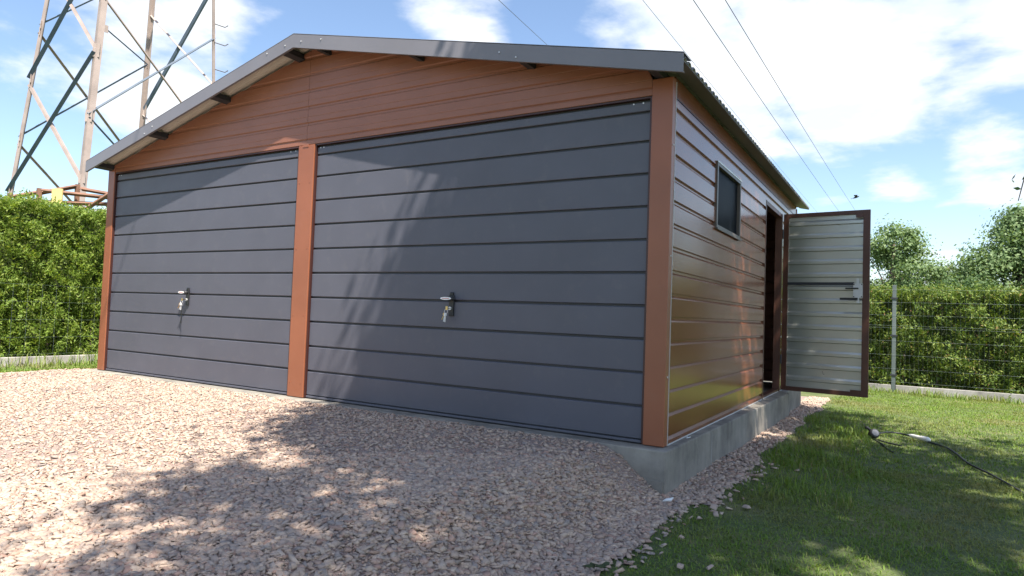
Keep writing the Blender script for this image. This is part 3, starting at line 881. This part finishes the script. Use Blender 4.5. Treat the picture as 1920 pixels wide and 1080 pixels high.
# ------------------------------------------------------------------ foliage machinery
def leaf_quads(P, N, size, asp=0.5, up_bias=0.0):
    """rhombus leaves at P with normals N"""
    n = len(P)
    N = N / (np.linalg.norm(N, axis=1, keepdims=True) + 1e-9)
    a = RNG.normal(size=(n, 3)); a[:, 2] += up_bias
    t = a - (a * N).sum(1, keepdims=True) * N
    t /= np.linalg.norm(t, axis=1, keepdims=True) + 1e-9
    b = np.cross(N, t)
    s = size[:, None] if np.ndim(size) else size
    V = np.stack([P - t * s * 0.5, P + b * s * asp * 0.5 - t * s * 0.05, P + t * s * 0.5, P - b * s * asp * 0.5 - t * s * 0.05], 1).reshape(-1, 3)
    F = (np.array([[0, 1, 2, 3]])[None] + (np.arange(n) * 4)[:, None, None]).reshape(-1, 4)
    return V, F
def crown_points(blobs, nclump, nleaf, cr, shell=0.55):
    """clumps spread through ellipsoids, leaves spread through the clumps"""
    P, N = [], []
    C = []
    for bl in blobs:
        c = np.array(bl[0], float); r = np.array(bl[1], float)
        ncl = int(nclump * (bl[2] if len(bl) > 2 else 1))
        d = RNG.normal(size=(ncl, 3)); d /= np.linalg.norm(d, axis=1, keepdims=True)
        rad = RNG.uniform(shell, 1.0, ncl) ** 0.7
        cc = c + d * r * rad[:, None]
        for q in cc:
            k = int(nleaf * RNG.uniform(0.5, 1.5))
            o = RNG.normal(size=(k, 3)) * cr * RNG.uniform(0.6, 1.25) * np.array([1, 1, 0.65])
            P.append(q + o)
            N.append(o / cr + RNG.normal(size=(k, 3)) * 0.7 + np.array([0, 0, 0.6]))
            C.append(q)
    return np.concatenate(P), np.concatenate(N), C
def limb(m, a, b, r0_, r1_, bend=0.12, n=5):
    a, b = Vector(a), Vector(b)
    off = Vector((random.uniform(-1, 1), random.uniform(-1, 1), random.uniform(0, 1))) * bend * (b - a).length
    pts = [a.lerp(b, t) + off * math.sin(math.pi * t) for t in [i / (n - 1) for i in range(n)]]
    m.tube(pts, r0_, 7, r1_)
def tree(base, top, blobs, label, nclump, nleaf, cr, lsize, mat, trunk_r, cat='tree', name='broadleaf_tree', group=None, twigs=14):
    t = root(name, base, label, cat, group)
    P, N, C = crown_points(blobs, nclump, nleaf, cr)
    V, F = leaf_quads(P, N, RNG.uniform(0.7, 1.3, len(P)) * lsize, 0.62)
    np_mesh('crown', V, F, mat, t, 4)
    m = MB()
    b = Vector(base); tp = Vector(top)
    mid = b.lerp(tp, 0.55) + Vector((random.uniform(-.15, .15), random.uniform(-.15, .15), 0))
    m.tube([b - Vector((0, 0, .1)), b.lerp(mid, .5) + Vector((.04, -.03, 0)), mid, tp], [trunk_r * 1.25, trunk_r, trunk_r * .8, trunk_r * .3], 10)
    tr = m.build('trunk', 'bark', t, smooth=True)
    lm = MB()
    for bl in blobs:
        limb(lm, b.lerp(tp, random.uniform(0.35, 0.8)), bl[0], trunk_r * 0.5, trunk_r * 0.2)
    for q in random.sample(C, min(twigs, len(C))):
        near = min(blobs, key=lambda bl: (Vector(bl[0]) - Vector(q)).length)
        limb(lm, near[0], q, trunk_r * 0.18, 0.008)
    lm.build('limbs', 'bark', t, smooth=True)
    return t

# the tree standing beside the camera; its crown shades the drive, the facade and the lawn
shade = tree((10.3, -3.4, -0.25), (10.1, -2.4, 7.6), [
    ((8.2, -2.2, 6.2), (1.3, 1.1, 0.9), 3.0), ((7.35, -2.15, 6.2), (0.7, 0.8, 0.6), 1.7), ((9.8, -4.2, 6.6), (1.6, 1.5, 1.2), 0.5), ((8.6, -4.1, 6.3), (1.1, 1.1, 0.9), 0.55), ((8.9, -0.3, 6.1), (1.5, 1.6, 1.1)), ((9.3, -1.5, 6.4), (1.3, 1.4, 1.0), 1.4),
    ((10.9, -1.3, 6.8), (1.6, 1.7, 1.3), 0.28), ((11.6, -3.6, 6.4), (1.5, 1.6, 1.2), 0.3), ((9.9, -2.6, 7.7), (1.6, 1.6, 1.0), 0.45), ((10.4, 0.7, 6.1), (1.2, 1.1, 0.9), 0.25), ((8.85, 1.9, 6.0), (0.95, 1.2, 0.8))],
    'leafy tree beside the camera, only a hanging twig at the right edge in view', 54, 130, 0.27, 0.115, 'leaves', 0.17)
# hanging twig that reaches into the right edge of the frame
tw = MB(); tp_ = [(9.3, 2.0, 4.6), (8.75, 2.35, 3.4), (8.25, 2.5, 2.4), (7.95, 2.5, 1.95), (7.90, 2.48, 1.72)]
tw.tube(tp_, [0.018, 0.012, 0.008, 0.005, 0.003], 6)
tw.build('hanging_twig', 'bark', shade, smooth=True)
pp = []
for a, b in zip(tp_[1:-1], tp_[2:]):
    for t in np.linspace(0, 1, 9): pp.append(np.array(a) * (1 - t) + np.array(b) * t + RNG.normal(size=3) * 0.05)
pp = np.array(pp)
V, F = leaf_quads(pp, RNG.normal(size=pp.shape), np.full(len(pp), 0.055), 0.5)
np_mesh('twig_leaves', V, F, 'leaves', shade, 4)

# ------------------------------------------------------------------ trees beyond the right hedge
tree((6.9, 24.5, -0.3), (6.7, 25, 4.2), [((6.3, 24.8, 2.6), (1.3, 1.2, 1.5)), ((6.75, 25.2, 3.7), (0.75, 0.8, 0.85)), ((7.5, 25, 2.4), (0.9, 0.9, 0.9)), ((5.6, 25, 1.7), (1.0, 0.9, 1.0)), ((6.9, 24.6, 1.2), (1.5, 1.0, 0.9))],
     'pale green round tree beyond the hedge, next to the open side door', 30, 210, 0.27, 0.105, 'leaves_b', 0.12, group='trees beyond the hedge')
tree((8.6, 23.5, -0.3), (8.6, 23.6, 2.2), [((8.15, 23.4, 1.5), (0.8, 0.7, 0.75)), ((8.9, 23.6, 1.9), (0.7, 0.7, 0.7)), ((8.4, 23.2, 0.9), (1.2, 0.8, 0.6))],
     'low light green bushy tree between the two taller trees', 24, 170, 0.22, 0.10, 'leaves', 0.07, group='trees beyond the hedge')
tree((10.9, 25.0, -0.3), (10.6, 25.2, 4.4), [((10.5, 25.2, 3.7), (0.9, 0.9, 0.85)), ((9.6, 25.0, 2.8), (0.9, 1.0, 0.9)), ((11.2, 25.2, 3.1), (1.2, 1.2, 1.2)), ((10.2, 24.6, 1.6), (1.8, 1.2, 1.0)), ((8.9, 24.8, 1.8), (0.7, 0.8, 0.7)), ((11.9, 25, 2.0), (1.4, 1.3, 1.3)), ((10.6, 25.2, 4.5), (0.4, 0.4, 0.4))],
     'tallest dense tree rising at the right edge beyond the hedge', 30, 220, 0.29, 0.11, 'leaves_b', 0.16, group='trees beyond the hedge')
tree((8.9, 33, -0.3), (8.9, 33, 3.4), [((8.9, 33, 3.0), (0.6, 0.6, 0.9)), ((9.4, 33, 2.6), (0.6, 0.6, 0.8))],
     'thin purplish tree far off in the gap between the trees', 16, 40, 0.22, 0.14, 'shrubred', 0.06, group='trees beyond the hedge')
tree((14.5, 22, -0.3), (14.3, 22, 6.0), [((14.6, 22, 4.0), (1.5, 1.5, 1.4)), ((14.0, 22, 2.4), (1.3, 1.3, 1.3)), ((15.4, 22, 2.8), (1.5, 1.5, 1.5))],
     'leafy tree just outside the right edge beyond the hedge', 22, 90, 0.3, 0.15, 'leaves', 0.16, group='trees beyond the hedge')

# ------------------------------------------------------------------ hedges
def hedge(name, label, mat, x0, x1, y0, y1, z0, z1, face, n, lsize, seed, rel=1.0):
    """clipped conifer hedge; face is the outward direction of the side that shows"""
    cx, cy = (x0 + x1) / 2, (y0 + y1) / 2
    t = root(name, (cx, cy, z0), label, 'hedge', 'clipped thuja hedges')
    P, N = [], []
    fx, fy = face
    A = n
    def add(p, nn):
        P.append(p); N.append(nn)
    # sides and top, with bulges
    L = (y1 - y0) if fx else (x1 - x0); H = z1 - z0; W_ = (x1 - x0) if fx else (y1 - y0)
    k1 = int(n * H / (H + W_)); k2 = n - k1
    s = RNG.uniform(0, L, k1); h = RNG.uniform(0, H, k1)
    bul = rel * 0.10 * wob(2.6 * s, 3.1 * h, 0, seed) + rel * 0.10 * wob(6.5 * s, 7.0 * h, 0, seed + 2) + 0.05 * wob(13 * s, 12 * h, 0, seed + 3) - 0.10 * (h / H) ** 4
    dep = bul - np.abs(RNG.normal(0, 0.055, k1))
    if fx:
        xx = (x1 if fx > 0 else x0) + fx * dep; p1 = np.stack([xx, y0 + s, z0 + h], -1)
    else:
        yy = (y1 if fy > 0 else y0) + fy * dep; p1 = np.stack([x0 + s, yy, z0 + h], -1)
    n1_ = np.tile(np.array([fx * 0.55, fy * 0.55, 0.30]), (k1, 1)) + RNG.normal(size=(k1, 3)) * 0.62
    s2 = RNG.uniform(0, L, k2); w2 = RNG.uniform(0, W_, k2)
    tz = z1 + 0.045 * wob(3 * s2, 3 * w2, 0, seed + 4) + 0.03 * wob(9 * s2, 8 * w2, 0, seed) + np.where(RNG.uniform(0, 1, k2) < 0.12, RNG.uniform(0, 0.07, k2), -np.abs(RNG.normal(0, 0.04, k2)))
    p2 = np.stack([x0 + w2, y0 + s2, tz], -1) if fx else np.stack([x0 + s2, y0 + w2, tz], -1)
    n2_ = np.tile(np.array([0, 0, 0.5]), (k2, 1)) + RNG.normal(size=(k2, 3)) * 0.7
    P = np.concatenate([p1, p2]); N = np.concatenate([n1_, n2_])
    # each point carries a drooping spray of scale leaves fanned along one direction
    q = 9
    D = N / np.linalg.norm(N, axis=1, keepdims=True) + np.array([0, 0, 0.25]) + RNG.normal(size=N.shape) * 0.25
    along = np.tile(np.linspace(-0.2, 1.0, q), len(P))[:, None]
    PP = np.repeat(P, q, 0) + np.repeat(D, q, 0) * along * lsize * 1.6 + RNG.normal(size=(len(P) * q, 3)) * lsize * 0.34
    NN = np.repeat(np.cross(D, RNG.normal(size=D.shape)), q, 0) + np.repeat(N, q, 0) * 0.5 + RNG.normal(size=(len(P) * q, 3)) * 0.3
    V, F = leaf_quads(PP, NN, RNG.uniform(0.55, 1.2, len(PP)) * lsize, 0.36, 0.5)
    np_mesh('foliage', V, F, mat, t, 4)
    # twiggy shaded core
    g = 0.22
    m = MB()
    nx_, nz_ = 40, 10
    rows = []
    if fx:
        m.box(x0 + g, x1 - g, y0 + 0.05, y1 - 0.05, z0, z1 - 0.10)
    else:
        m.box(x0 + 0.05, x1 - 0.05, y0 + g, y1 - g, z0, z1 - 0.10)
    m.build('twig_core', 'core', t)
    # stems
    st = MB(); q = 0.3
    while q < L:
        jx = random.uniform(-.05, .05)
        if fx: st.tube([(x1 - 0.1 if fx > 0 else x0 + 0.1, y0 + q, z0 - 0.05), ((x1 - 0.13 if fx > 0 else x0 + .13), y0 + q + jx, z0 + 0.6)], 0.02, 6, 0.012)
        else: st.tube([(x0 + q, y0 + 0.1 if fy < 0 else y1 - 0.1, z0 - 0.05), (x0 + q + jx, y0 + 0.13 if fy < 0 else y1 - .13, z0 + 0.6)], 0.02, 6, 0.012)
        q += random.uniform(0.4, 0.6)
    tag(st.build('stems', 'bark', t), kind='stuff')
    return t
hedge('thuja_hedge', 'bright green sunlit thuja hedge left of the garage', 'thuja', -3.3, -2.38, -1.6, 3.4, -0.14, 1.91, (1, 0), 14000, 0.050, 1.0, 0.9)
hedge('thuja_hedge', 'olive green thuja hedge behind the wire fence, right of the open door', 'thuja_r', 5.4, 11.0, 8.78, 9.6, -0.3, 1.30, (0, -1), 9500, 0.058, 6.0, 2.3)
hedge('thuja_hedge', 'far stretch of thuja hedge running behind the garage', 'thuja', -3.3, 5.38, 8.78, 9.6, -0.3, 1.34, (0, -1), 2600, 0.085, 3.0)

# ------------------------------------------------------------------ fences
def mesh_fence(label, axis, fixed, a0, a1, posts, zb, zt, hz_list, plinth_h, vstep, wr=0.0007):
    """posts, horizontal wires, fine verticals, concrete plinth boards"""
    loc = ((a0 + a1) / 2, fixed, zb) if axis == 'x' else (fixed, (a0 + a1) / 2, zb)
    t = root('wire_mesh_fence', loc, label, 'fence', 'wire mesh fences with concrete plinths')
    def pt(a, off, z): return (a, fixed + off, z) if axis == 'x' else (fixed + off, a, z)
    for p in posts:
        m = MB()
        if axis == 'x': m.box(p - 0.028, p + 0.028, fixed - 0.02, fixed + 0.035, zb, zt + 0.06, bev=0.003)
        else: m.box(fixed - 0.035, fixed + 0.02, p - 0.028, p + 0.028, zb, zt + 0.06, bev=0.003)
        po = m.build('post', 'fencepost', t)
        for cz in (0.12, 0.5, 0.86):
            z = zb + (zt - zb) * cz + 0.08
            q = pt(p, -0.024 if axis == 'x' else 0.024, z)
            MB().box(q[0] - (0.05 if axis == 'x' else 0.006), q[0] + (0.05 if axis == 'x' else 0.006), q[1] - (0.006 if axis == 'x' else 0.05), q[1] + (0.006 if axis == 'x' else 0.05), z - 0.012, z + 0.012).build('clamp', 'darksteel', po)
    for z in hz_list:
        sag = random.uniform(-0.006, 0.006)
        pts = [pt(a0 + (a1 - a0) * i / 8, -0.026 if axis == 'x' else 0.026, z + sag * math.sin(i * 1.7)) for i in range(9)]
        MB().tube(pts, wr, 5).build('wire', 'fence', t)
    m = MB(); a = a0
    while a < a1:
        m.tube([pt(a, -0.021 if axis == 'x' else 0.021, hz_list[0]), pt(a, -0.021 if axis == 'x' else 0.021, hz_list[-1])], 0.0006, 3, caps=False)
        a += vstep
    tag(m.build('upright_wires', 'fence', t), kind='stuff')
    ps = sorted(posts)
    for p, q in zip(ps[:-1], ps[1:]):
        m = MB()
        if axis == 'x': m.box(p + 0.032, q - 0.032, fixed - 0.028, fixed + 0.022, zb - 0.2, zb + plinth_h, bev=0.006)
        else: m.box(fixed - 0.022, fixed + 0.028, p + 0.032, q - 0.032, zb - 0.2, zb + plinth_h, bev=0.006)
        m.build('plinth_board', 'plinth', t)
    return t
HZ = [0.0, 0.21, 0.43, 0.65, 0.86, 0.895, 1.06, 1.26, 1.47]
mesh_fence('wire mesh fence on a concrete plinth before the right hedge', 'x', 8.5, 2.0, 12.0, [2.0, 4.5, 7.0, 9.5, 12.0], -0.3, 1.35, [-0.13 + z for z in HZ], 0.12, 0.06)
mesh_fence('low wire mesh fence on a concrete plinth before the left hedge', 'y', -2.2, -3.6, 6.4, [-3.6, -1.1, 1.4, 3.9, 6.4], -0.14, 0.66, [0.02 + z for z in HZ[:5]], 0.125, 0.16, 0.0006)

# ------------------------------------------------------------------ pylon
LEGS = {'A': ([-20.88, 6.85, -0.3], [-20.18, 8.56, 19.0]), 'B': ([-16.72, 7.51, -0.3], [-17.72, 8.91, 19.0]),
        'C': ([-22.2, 12.55, -0.3], [-20.6, 12.14, 19.0]), 'D': ([-17.36, 13.5, -0.3], [-17.89, 12.73, 19.0])}
BR = [([-17.75, 12.93, 13.97], [-21.43, 12.35, 8.93], 'd', .085), ([-21.09, 12.26, 13.11], [-17.64, 13.1, 9.77], 'l', .075), ([-17.1, 8.04, 7.08], [-17.69, 13.02, 11.71], 'd', .055),
      ([-20.63, 7.46, 6.52], [-21.27, 12.31, 10.95], 'd', .055), ([-17.33, 8.36, 11.5], [-17.57, 13.2, 7.22], 'l', .06), ([-20.49, 7.81, 10.52], [-21.63, 12.4, 6.57], 'l', .06),
      ([-17.45, 8.53, 13.8], [-20.55, 7.65, 8.71], 'd', .10), ([-20.4, 8.03, 13.01], [-17.23, 8.22, 9.5], 'l', .075), ([-17.22, 8.2, 9.32], [-20.71, 7.27, 4.48], 'd', .10),
      ([-20.56, 7.63, 8.53], [-16.98, 7.88, 4.8], 'l', .075), ([-20.48, 7.83, 10.78], [-20.93, 12.22, 15.02], 'd', .05), ([-17.1, 8.03, 6.97], [-17.44, 13.38, 2.68], 'd', .055),
      ([-20.64, 7.44, 6.3], [-21.99, 12.5, 2.2], 'l', .05), ([-21.44, 12.36, 8.81], [-17.52, 13.26, 5.67], 'l', .06), ([-20.9, 10.3, 11.7], [-21.27, 12.31, 10.95], 'd', .035)]
py = root('lattice_pylon', (-19.3, 10.0, -0.3), 'tall steel lattice power pylon rising beyond the left hedge', 'pylon')
cen = Vector((-19.1, 10.3, 0))
def angle_bar(m, a, b, w, inward, t=0.014):
    """L profile running from a to b, flanges towards 'inward'"""
    a, b = Vector(a), Vector(b)
    d = (b - a).normalized()
    i_ = Vector(inward) - Vector(inward).dot(d) * d
    i_ = i_.normalized() if i_.length > 1e-5 else d.orthogonal().normalized()
    j_ = d.cross(i_)
    f1 = (i_ + j_).normalized(); f2 = (i_ - j_).normalized()
    for f, o in ((f1, f2), (f2, f1)):
        c = (a + b) / 2 + f * w / 2
        m.obox(c, d * (b - a).length / 2, f * w / 2, o * t / 2)
for k_, w in (('A', .27), ('B', .33), ('C', .27), ('D', .23)):
    a, b = LEGS[k_]
    m = MB(); angle_bar(m, a, b, w * 0.56, cen - (Vector(a) + Vector(b)) / 2 + Vector((0, 0, 9)), 0.03)
    m.build('leg', 'pylon_l', py)
for a, b, c, w in BR:
    m = MB(); a, b = Vector(a), Vector(b)
    angle_bar(m, a, b, w * 1.3, (cen - (a + b) / 2) * (1 if c == 'l' else -1), 0.016)
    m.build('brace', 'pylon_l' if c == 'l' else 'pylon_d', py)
for a, b, c, w in BR:
    for e_ in (a, b):
        e_ = Vector(e_); n_ = (cen + Vector((0, 0, e_.z)) - e_).normalized(); t_ = Vector((-n_.y, n_.x, 0)).normalized()
        MB().obox(e_ + n_ * 0.02, t_ * 0.11, n_ * 0.012, (0, 0, 0.15)).build('gusset_plate', 'pylon_l', py)
# upper bays out of frame
def legat(k_, z):
    a, b = map(Vector, LEGS[k_]); return a.lerp(b, (z + .3) / 19.3)
for k1_, k2_ in (('A', 'B'), ('B', 'D'), ('D', 'C'), ('C', 'A')):
    m = MB(); angle_bar(m, legat(k1_, 15.2), legat(k2_, 18.8), 0.14, (0, 0, 1)); m.build('brace', 'pylon_d', py)
    m = MB(); angle_bar(m, legat(k1_, 19), legat(k2_, 19), 0.14, (0, 0, 1)); m.build('brace', 'pylon_l', py)
for hk in ([-17.7, 13.0, 12.34], [-17.68, 13.03, 11.56], [-17.65, 13.07, 10.44]):
    h_ = Vector(hk); o_ = Vector((0.42, 0.82, -0.10)) * 0.42
    MB().tube([h_, h_ + o_, h_ + o_ + Vector((0.06, 0.1, 0.10))], 0.022, 6).build('step_bolt', 'darksteel', py)

# brown steel frame standing behind the left hedge, below the pylon
FR = [([-12.572, 4.131, 3.313], [-12.29, 4.642, 3.51]), ([-12.15, 4.57, 3.462], [-11.455, 5.134, 3.698]), ([-11.893, 4.53, 3.505], [-10.711, 5.593, 3.423]), ([-12.36, 4.263, 3.213], [-10.71, 5.601, 3.256]),
      ([-11.30, 5.16, 3.62], [-10.712, 5.588, 3.52]), ([-10.973, 5.103, 3.052], [-10.4, 5.75, 3.80])]
fr = root('steel_frame', (-11.5, 5.0, -0.2), 'low rusty brown framework of bars behind the left hedge under the pylon', 'frame')
for a, b in FR:
    m = MB(); angle_bar(m, a, b, 0.10, (0.3, 0, -1), 0.02); m.build('rail', 'timber', fr)
for a in ([-12.29, 4.642, 3.55], [-12.0, 4.50, 3.52], [-11.45, 5.14, 3.7], [-12.6, 4.1, 3.36], [-10.7, 5.6, 3.55]):
    MB().box(a[0] - .045, a[0] + .045, a[1] - .045, a[1] + .045, -0.3, a[2]).build('post', 'timber', fr)
pl = MB().obox((-11.28, 4.60, 3.29), (0.10, 0.075, 0), (0.012, -0.016, 0), (0, 0, 0.19)).build('yellow_plate', 'yellow', fr)
pl['label'] = 'small yellow plate on the brown frame'
sh = root('shed', (-12.6, 7.0, -0.2), 'low white roofed shed glimpsed behind the brown frame', 'shed')
MB().box(-13.3, -11.6, 6.0, 8.0, -0.3, 3.1).build('wall', 'plinth', sh)
MB().prism([(-13.5, 5.9, 3.13), (-11.4, 5.9, 3.13), (-11.4, 7.0, 3.38), (-13.5, 7.0, 3.38)], (0, 0, 0.06)).build('roof', 'whiteroof', sh)

# ------------------------------------------------------------------ overhead wires
def overhead(p0, p1, ext0, ext1, r, label):
    p0, p1 = Vector(p0), Vector(p1)
    d = p1 - p0
    a = p0 - d * ext0; b = p1 + d * ext1
    L = (b - a).length
    pts = []
    t0, t1 = ext0 / (1 + ext0 + ext1), (1 + ext0) / (1 + ext0 + ext1)
    for i in range(33):
        t = i / 32
        # sag that keeps the wire through p0 and p1
        s = (t - t0) * (t - t1) * L * 0.010
        pts.append(a.lerp(b, t) + Vector((0, 0, s)))
    o = MB().tube(pts, r, 5).build('overhead_wire', 'wire')
    return tag(o, label, 'power line', 'overhead wires')
overhead([-4.591, 14.401, 11.122], [-6.888, 22.28, 12.86], 0.8, 2.0, 0.010, 'single overhead wire meeting the roof ridge line above the right slope')
overhead([0.909, 13.111, 9.373], [-0.235, 61.36, 11.184], 0.4, 0.25, 0.007, 'leftmost thin overhead wire passing closest to the right eave')
overhead([2.373, 12.843, 8.939], [1.546, 62.425, 11.258], 0.4, 0.25, 0.011, 'middle overhead wire of the three crossing the right sky')
overhead([3.32, 12.264, 8.484], [2.872, 63.218, 11.313], 0.4, 0.25, 0.010, 'rightmost overhead wire, running down behind the open door')

# bird
bo = root('bird', (5.44, 24.17, 5.58), 'small dark bird flying above the open side door', 'bird')
bb = Vector((5.44, 24.17, 5.58))
MB().tube([bb + Vector((-0.10, 0, -0.03)), bb + Vector((-0.05, 0, -0.01)), bb + Vector((0.02, 0, 0.01)), bb + Vector((0.08, 0, 0.03)), bb + Vector((0.12, 0, 0.045))], [0.006, 0.028, 0.034, 0.022, 0.004], 8).build('body', 'bird', bo, smooth=True)
for s_ in (-1, 1):
    MB().prism([bb + Vector((-0.03, s_ * 0.02, 0.01)), bb + Vector((0.05, s_ * 0.02, 0.03)), bb + Vector((0.06, s_ * 0.12, 0.07)), bb + Vector((-0.06, s_ * 0.23, 0.05)), bb + Vector((-0.04, s_ * 0.1, 0.03))], (0, 0, 0.008)).build('wing', 'bird', bo)
MB().prism([bb + Vector((-0.09, -0.012, -0.025)), bb + Vector((-0.09, 0.012, -0.025)), bb + Vector((-0.17, 0.03, -0.05)), bb + Vector((-0.17, -0.03, -0.05))], (0, 0, 0.006)).build('tail', 'bird', bo)

# ------------------------------------------------------------------ extension cord on the lawn
def gz(x, y, d=0.0): return float(zground(x, y)) + d
co = root('extension_cord', (7.0, 2.85, gz(7.0, 2.85)), 'black extension cord with white connector and dark plug lying on the lawn', 'cord')
def smooth_path(pts, d, n=8):
    """Catmull-Rom through ground points, resting in the grass"""
    P_ = [pts[0]] + pts + [pts[-1]]
    out = []
    for i in range(1, len(P_) - 2):
        p0, p1, p2, p3 = map(np.array, P_[i - 1:i + 3])
        for t in np.linspace(0, 1, n, endpoint=False):
            q = 0.5 * (2 * p1 + (p2 - p0) * t + (2 * p0 - 5 * p1 + 4 * p2 - p3) * t * t + (3 * p1 - p0 - 3 * p2 + p3) * t ** 3)
            out.append((q[0], q[1], gz(q[0], q[1], d + 0.006 * math.sin(7 * q[0] + 5 * q[1]))))
    out.append((pts[-1][0], pts[-1][1], gz(*pts[-1], d)))
    return out
MB().tube(smooth_path([(7.36, 3.05), (7.47, 2.83), (7.53, 2.5), (7.58, 2.17), (7.68, 1.85), (7.78, 1.49), (7.86, 1.2), (8.1, 0.9), (8.7, 0.5), (9.6, -0.2)], 0.016), 0.0075, 8).build('long_cable', 'cable', co, smooth=True)
MB().tube(smooth_path([(6.98, 2.98), (7.05, 3.16), (7.15, 3.22), (7.22, 3.16)], 0.030), 0.007, 8).build('short_cable', 'cable', co, smooth=True)
MB().tube([(7.205, 3.18, gz(7.2, 3.18, .030)), (7.225, 3.165, gz(7.2, 3.18, .030)), (7.24, 3.155, gz(7.2, 3.18, .030)), (7.30, 3.11, gz(7.3, 3.1, .028)), (7.305, 3.105, gz(7.3, 3.1, .028)), (7.35, 3.07, gz(7.3, 3.1, .028)), (7.37, 3.05, gz(7.3, 3.1, .028))], [.008, .013, .017, .018, .022, .022, .011], 12).build('white_connector', 'white', co, smooth=True)
MB().tube(smooth_path([(6.99, 2.80), (7.06, 2.70), (7.16, 2.62)], 0.015), 0.0065, 8).build('loose_lead', 'cable', co, smooth=True)
MB().tube(smooth_path([(6.97, 2.78), (7.03, 2.62), (7.06, 2.48), (7.11, 2.31)], 0.012), 0.0065, 8).build('loose_lead', 'cable', co, smooth=True)
pz = gz(6.96, 2.86)
pa = Vector((6.955, 2.90, pz + .050)); pd = Vector((0.45, -0.75, 0.42)).normalized()
MB().tube([pa - pd * .055, pa - pd * .045, pa, pa + pd * .012], [.020, .034, .042, .040], 16).build('plug_body', 'cable', co, smooth=True)
MB().tube([pa + pd * .0122, pa + pd * .020, pa + pd * .0215], [.031, .029, .024], 16).build('plug_face', 'greyplug', co)
MB().tube([pa + Vector((-.03, .01, .02)), pa + Vector((-.055, .01, .045)), pa + Vector((-.07, .0, .04))], .013, 8).build('plug_clip', 'cable', co, smooth=True)

# ------------------------------------------------------------------ small things on the ground
def stone(x, y, s, label, mat='stone', fl=0.45):
    V, F = chips(np.array([[x, y, gz(x, y, s * 0.4 + 0.012)]]), np.array([s]), fl)
    o = np_mesh('stone', V, F, mat, None, 4)
    b = o.modifiers.new('b', 'BEVEL'); b.width = s * 0.12; b.segments = 2
    return tag(o, label, 'stone', 'stray stones in the grass')
stone(6.342, -0.157, 0.024, 'long pale stone in the grass just right of the slab corner')
stone(6.481, -0.049, 0.020, 'pale flat stone farthest right in the grass near the slab corner')
stone(6.323, -0.396, 0.017, 'small stone in the grass below the long pale stone')
stone(6.271, -0.988, 0.022, 'pale stone at the grass edge beside the gravel, near the bottom')
stone(6.541, -1.046, 0.016, 'stone in the grass at the very bottom edge, right of its neighbour')
stone(6.442, -1.105, 0.017, 'reddish stone in the grass at the very bottom edge, nearest the gravel')
sx, sy = 6.10, -0.28
o = MB().prism([(sx, sy, gz(sx, sy, .03)), (sx + .045, sy + .01, gz(sx, sy, .036)), (sx + .05, sy + .03, gz(sx, sy, .05)), (sx + .015, sy + .025, gz(sx, sy, .04))], (0.002, -0.004, 0.006)).build('plastic_scrap', 'white')
tag(o, 'tiny white scrap of plastic between gravel and grass', 'scrap')
m = MB(); bx_, by_ = 6.20, -1.33; bz = gz(bx_, by_, 0.03)
for i, (du, dv, an) in enumerate(((0, 0, .4), (0.012, 0.022, 1.2), (-0.02, -0.025, 2.2), (-0.03, -0.05, .2), (0.0, -0.03, 2.9))):
    c_, s_ = math.cos(an), math.sin(an)
    pts = [(-.022, 0, 0), (-.008, .009, .004), (.012, .010, .009), (.024, 0, .006), (.010, -.010, .002), (-.010, -.008, .005)]
    m.prism([(bx_ + du + c_ * p[0] - s_ * p[1], by_ + dv + s_ * p[0] + c_ * p[1], bz + .003 * i + p[2]) for p in pts], (0, 0, 0.0015))
tag(m.build('dark_leaf_litter', 'core'), 'dark scrap of leaf litter on the gravel at the bottom edge', 'leaf litter')
m = MB(); m.tube([(6.03, 0.40, 0.004), (6.045, 0.425, 0.006)], 0.003, 6); m.tube([(6.027, 0.395, 0.006), (6.03, 0.40, 0.006)], 0.007, 8)
tag(m.build('screw', 'zinc'), 'small loose screw lying on the concrete ledge by the side wall', 'screw')
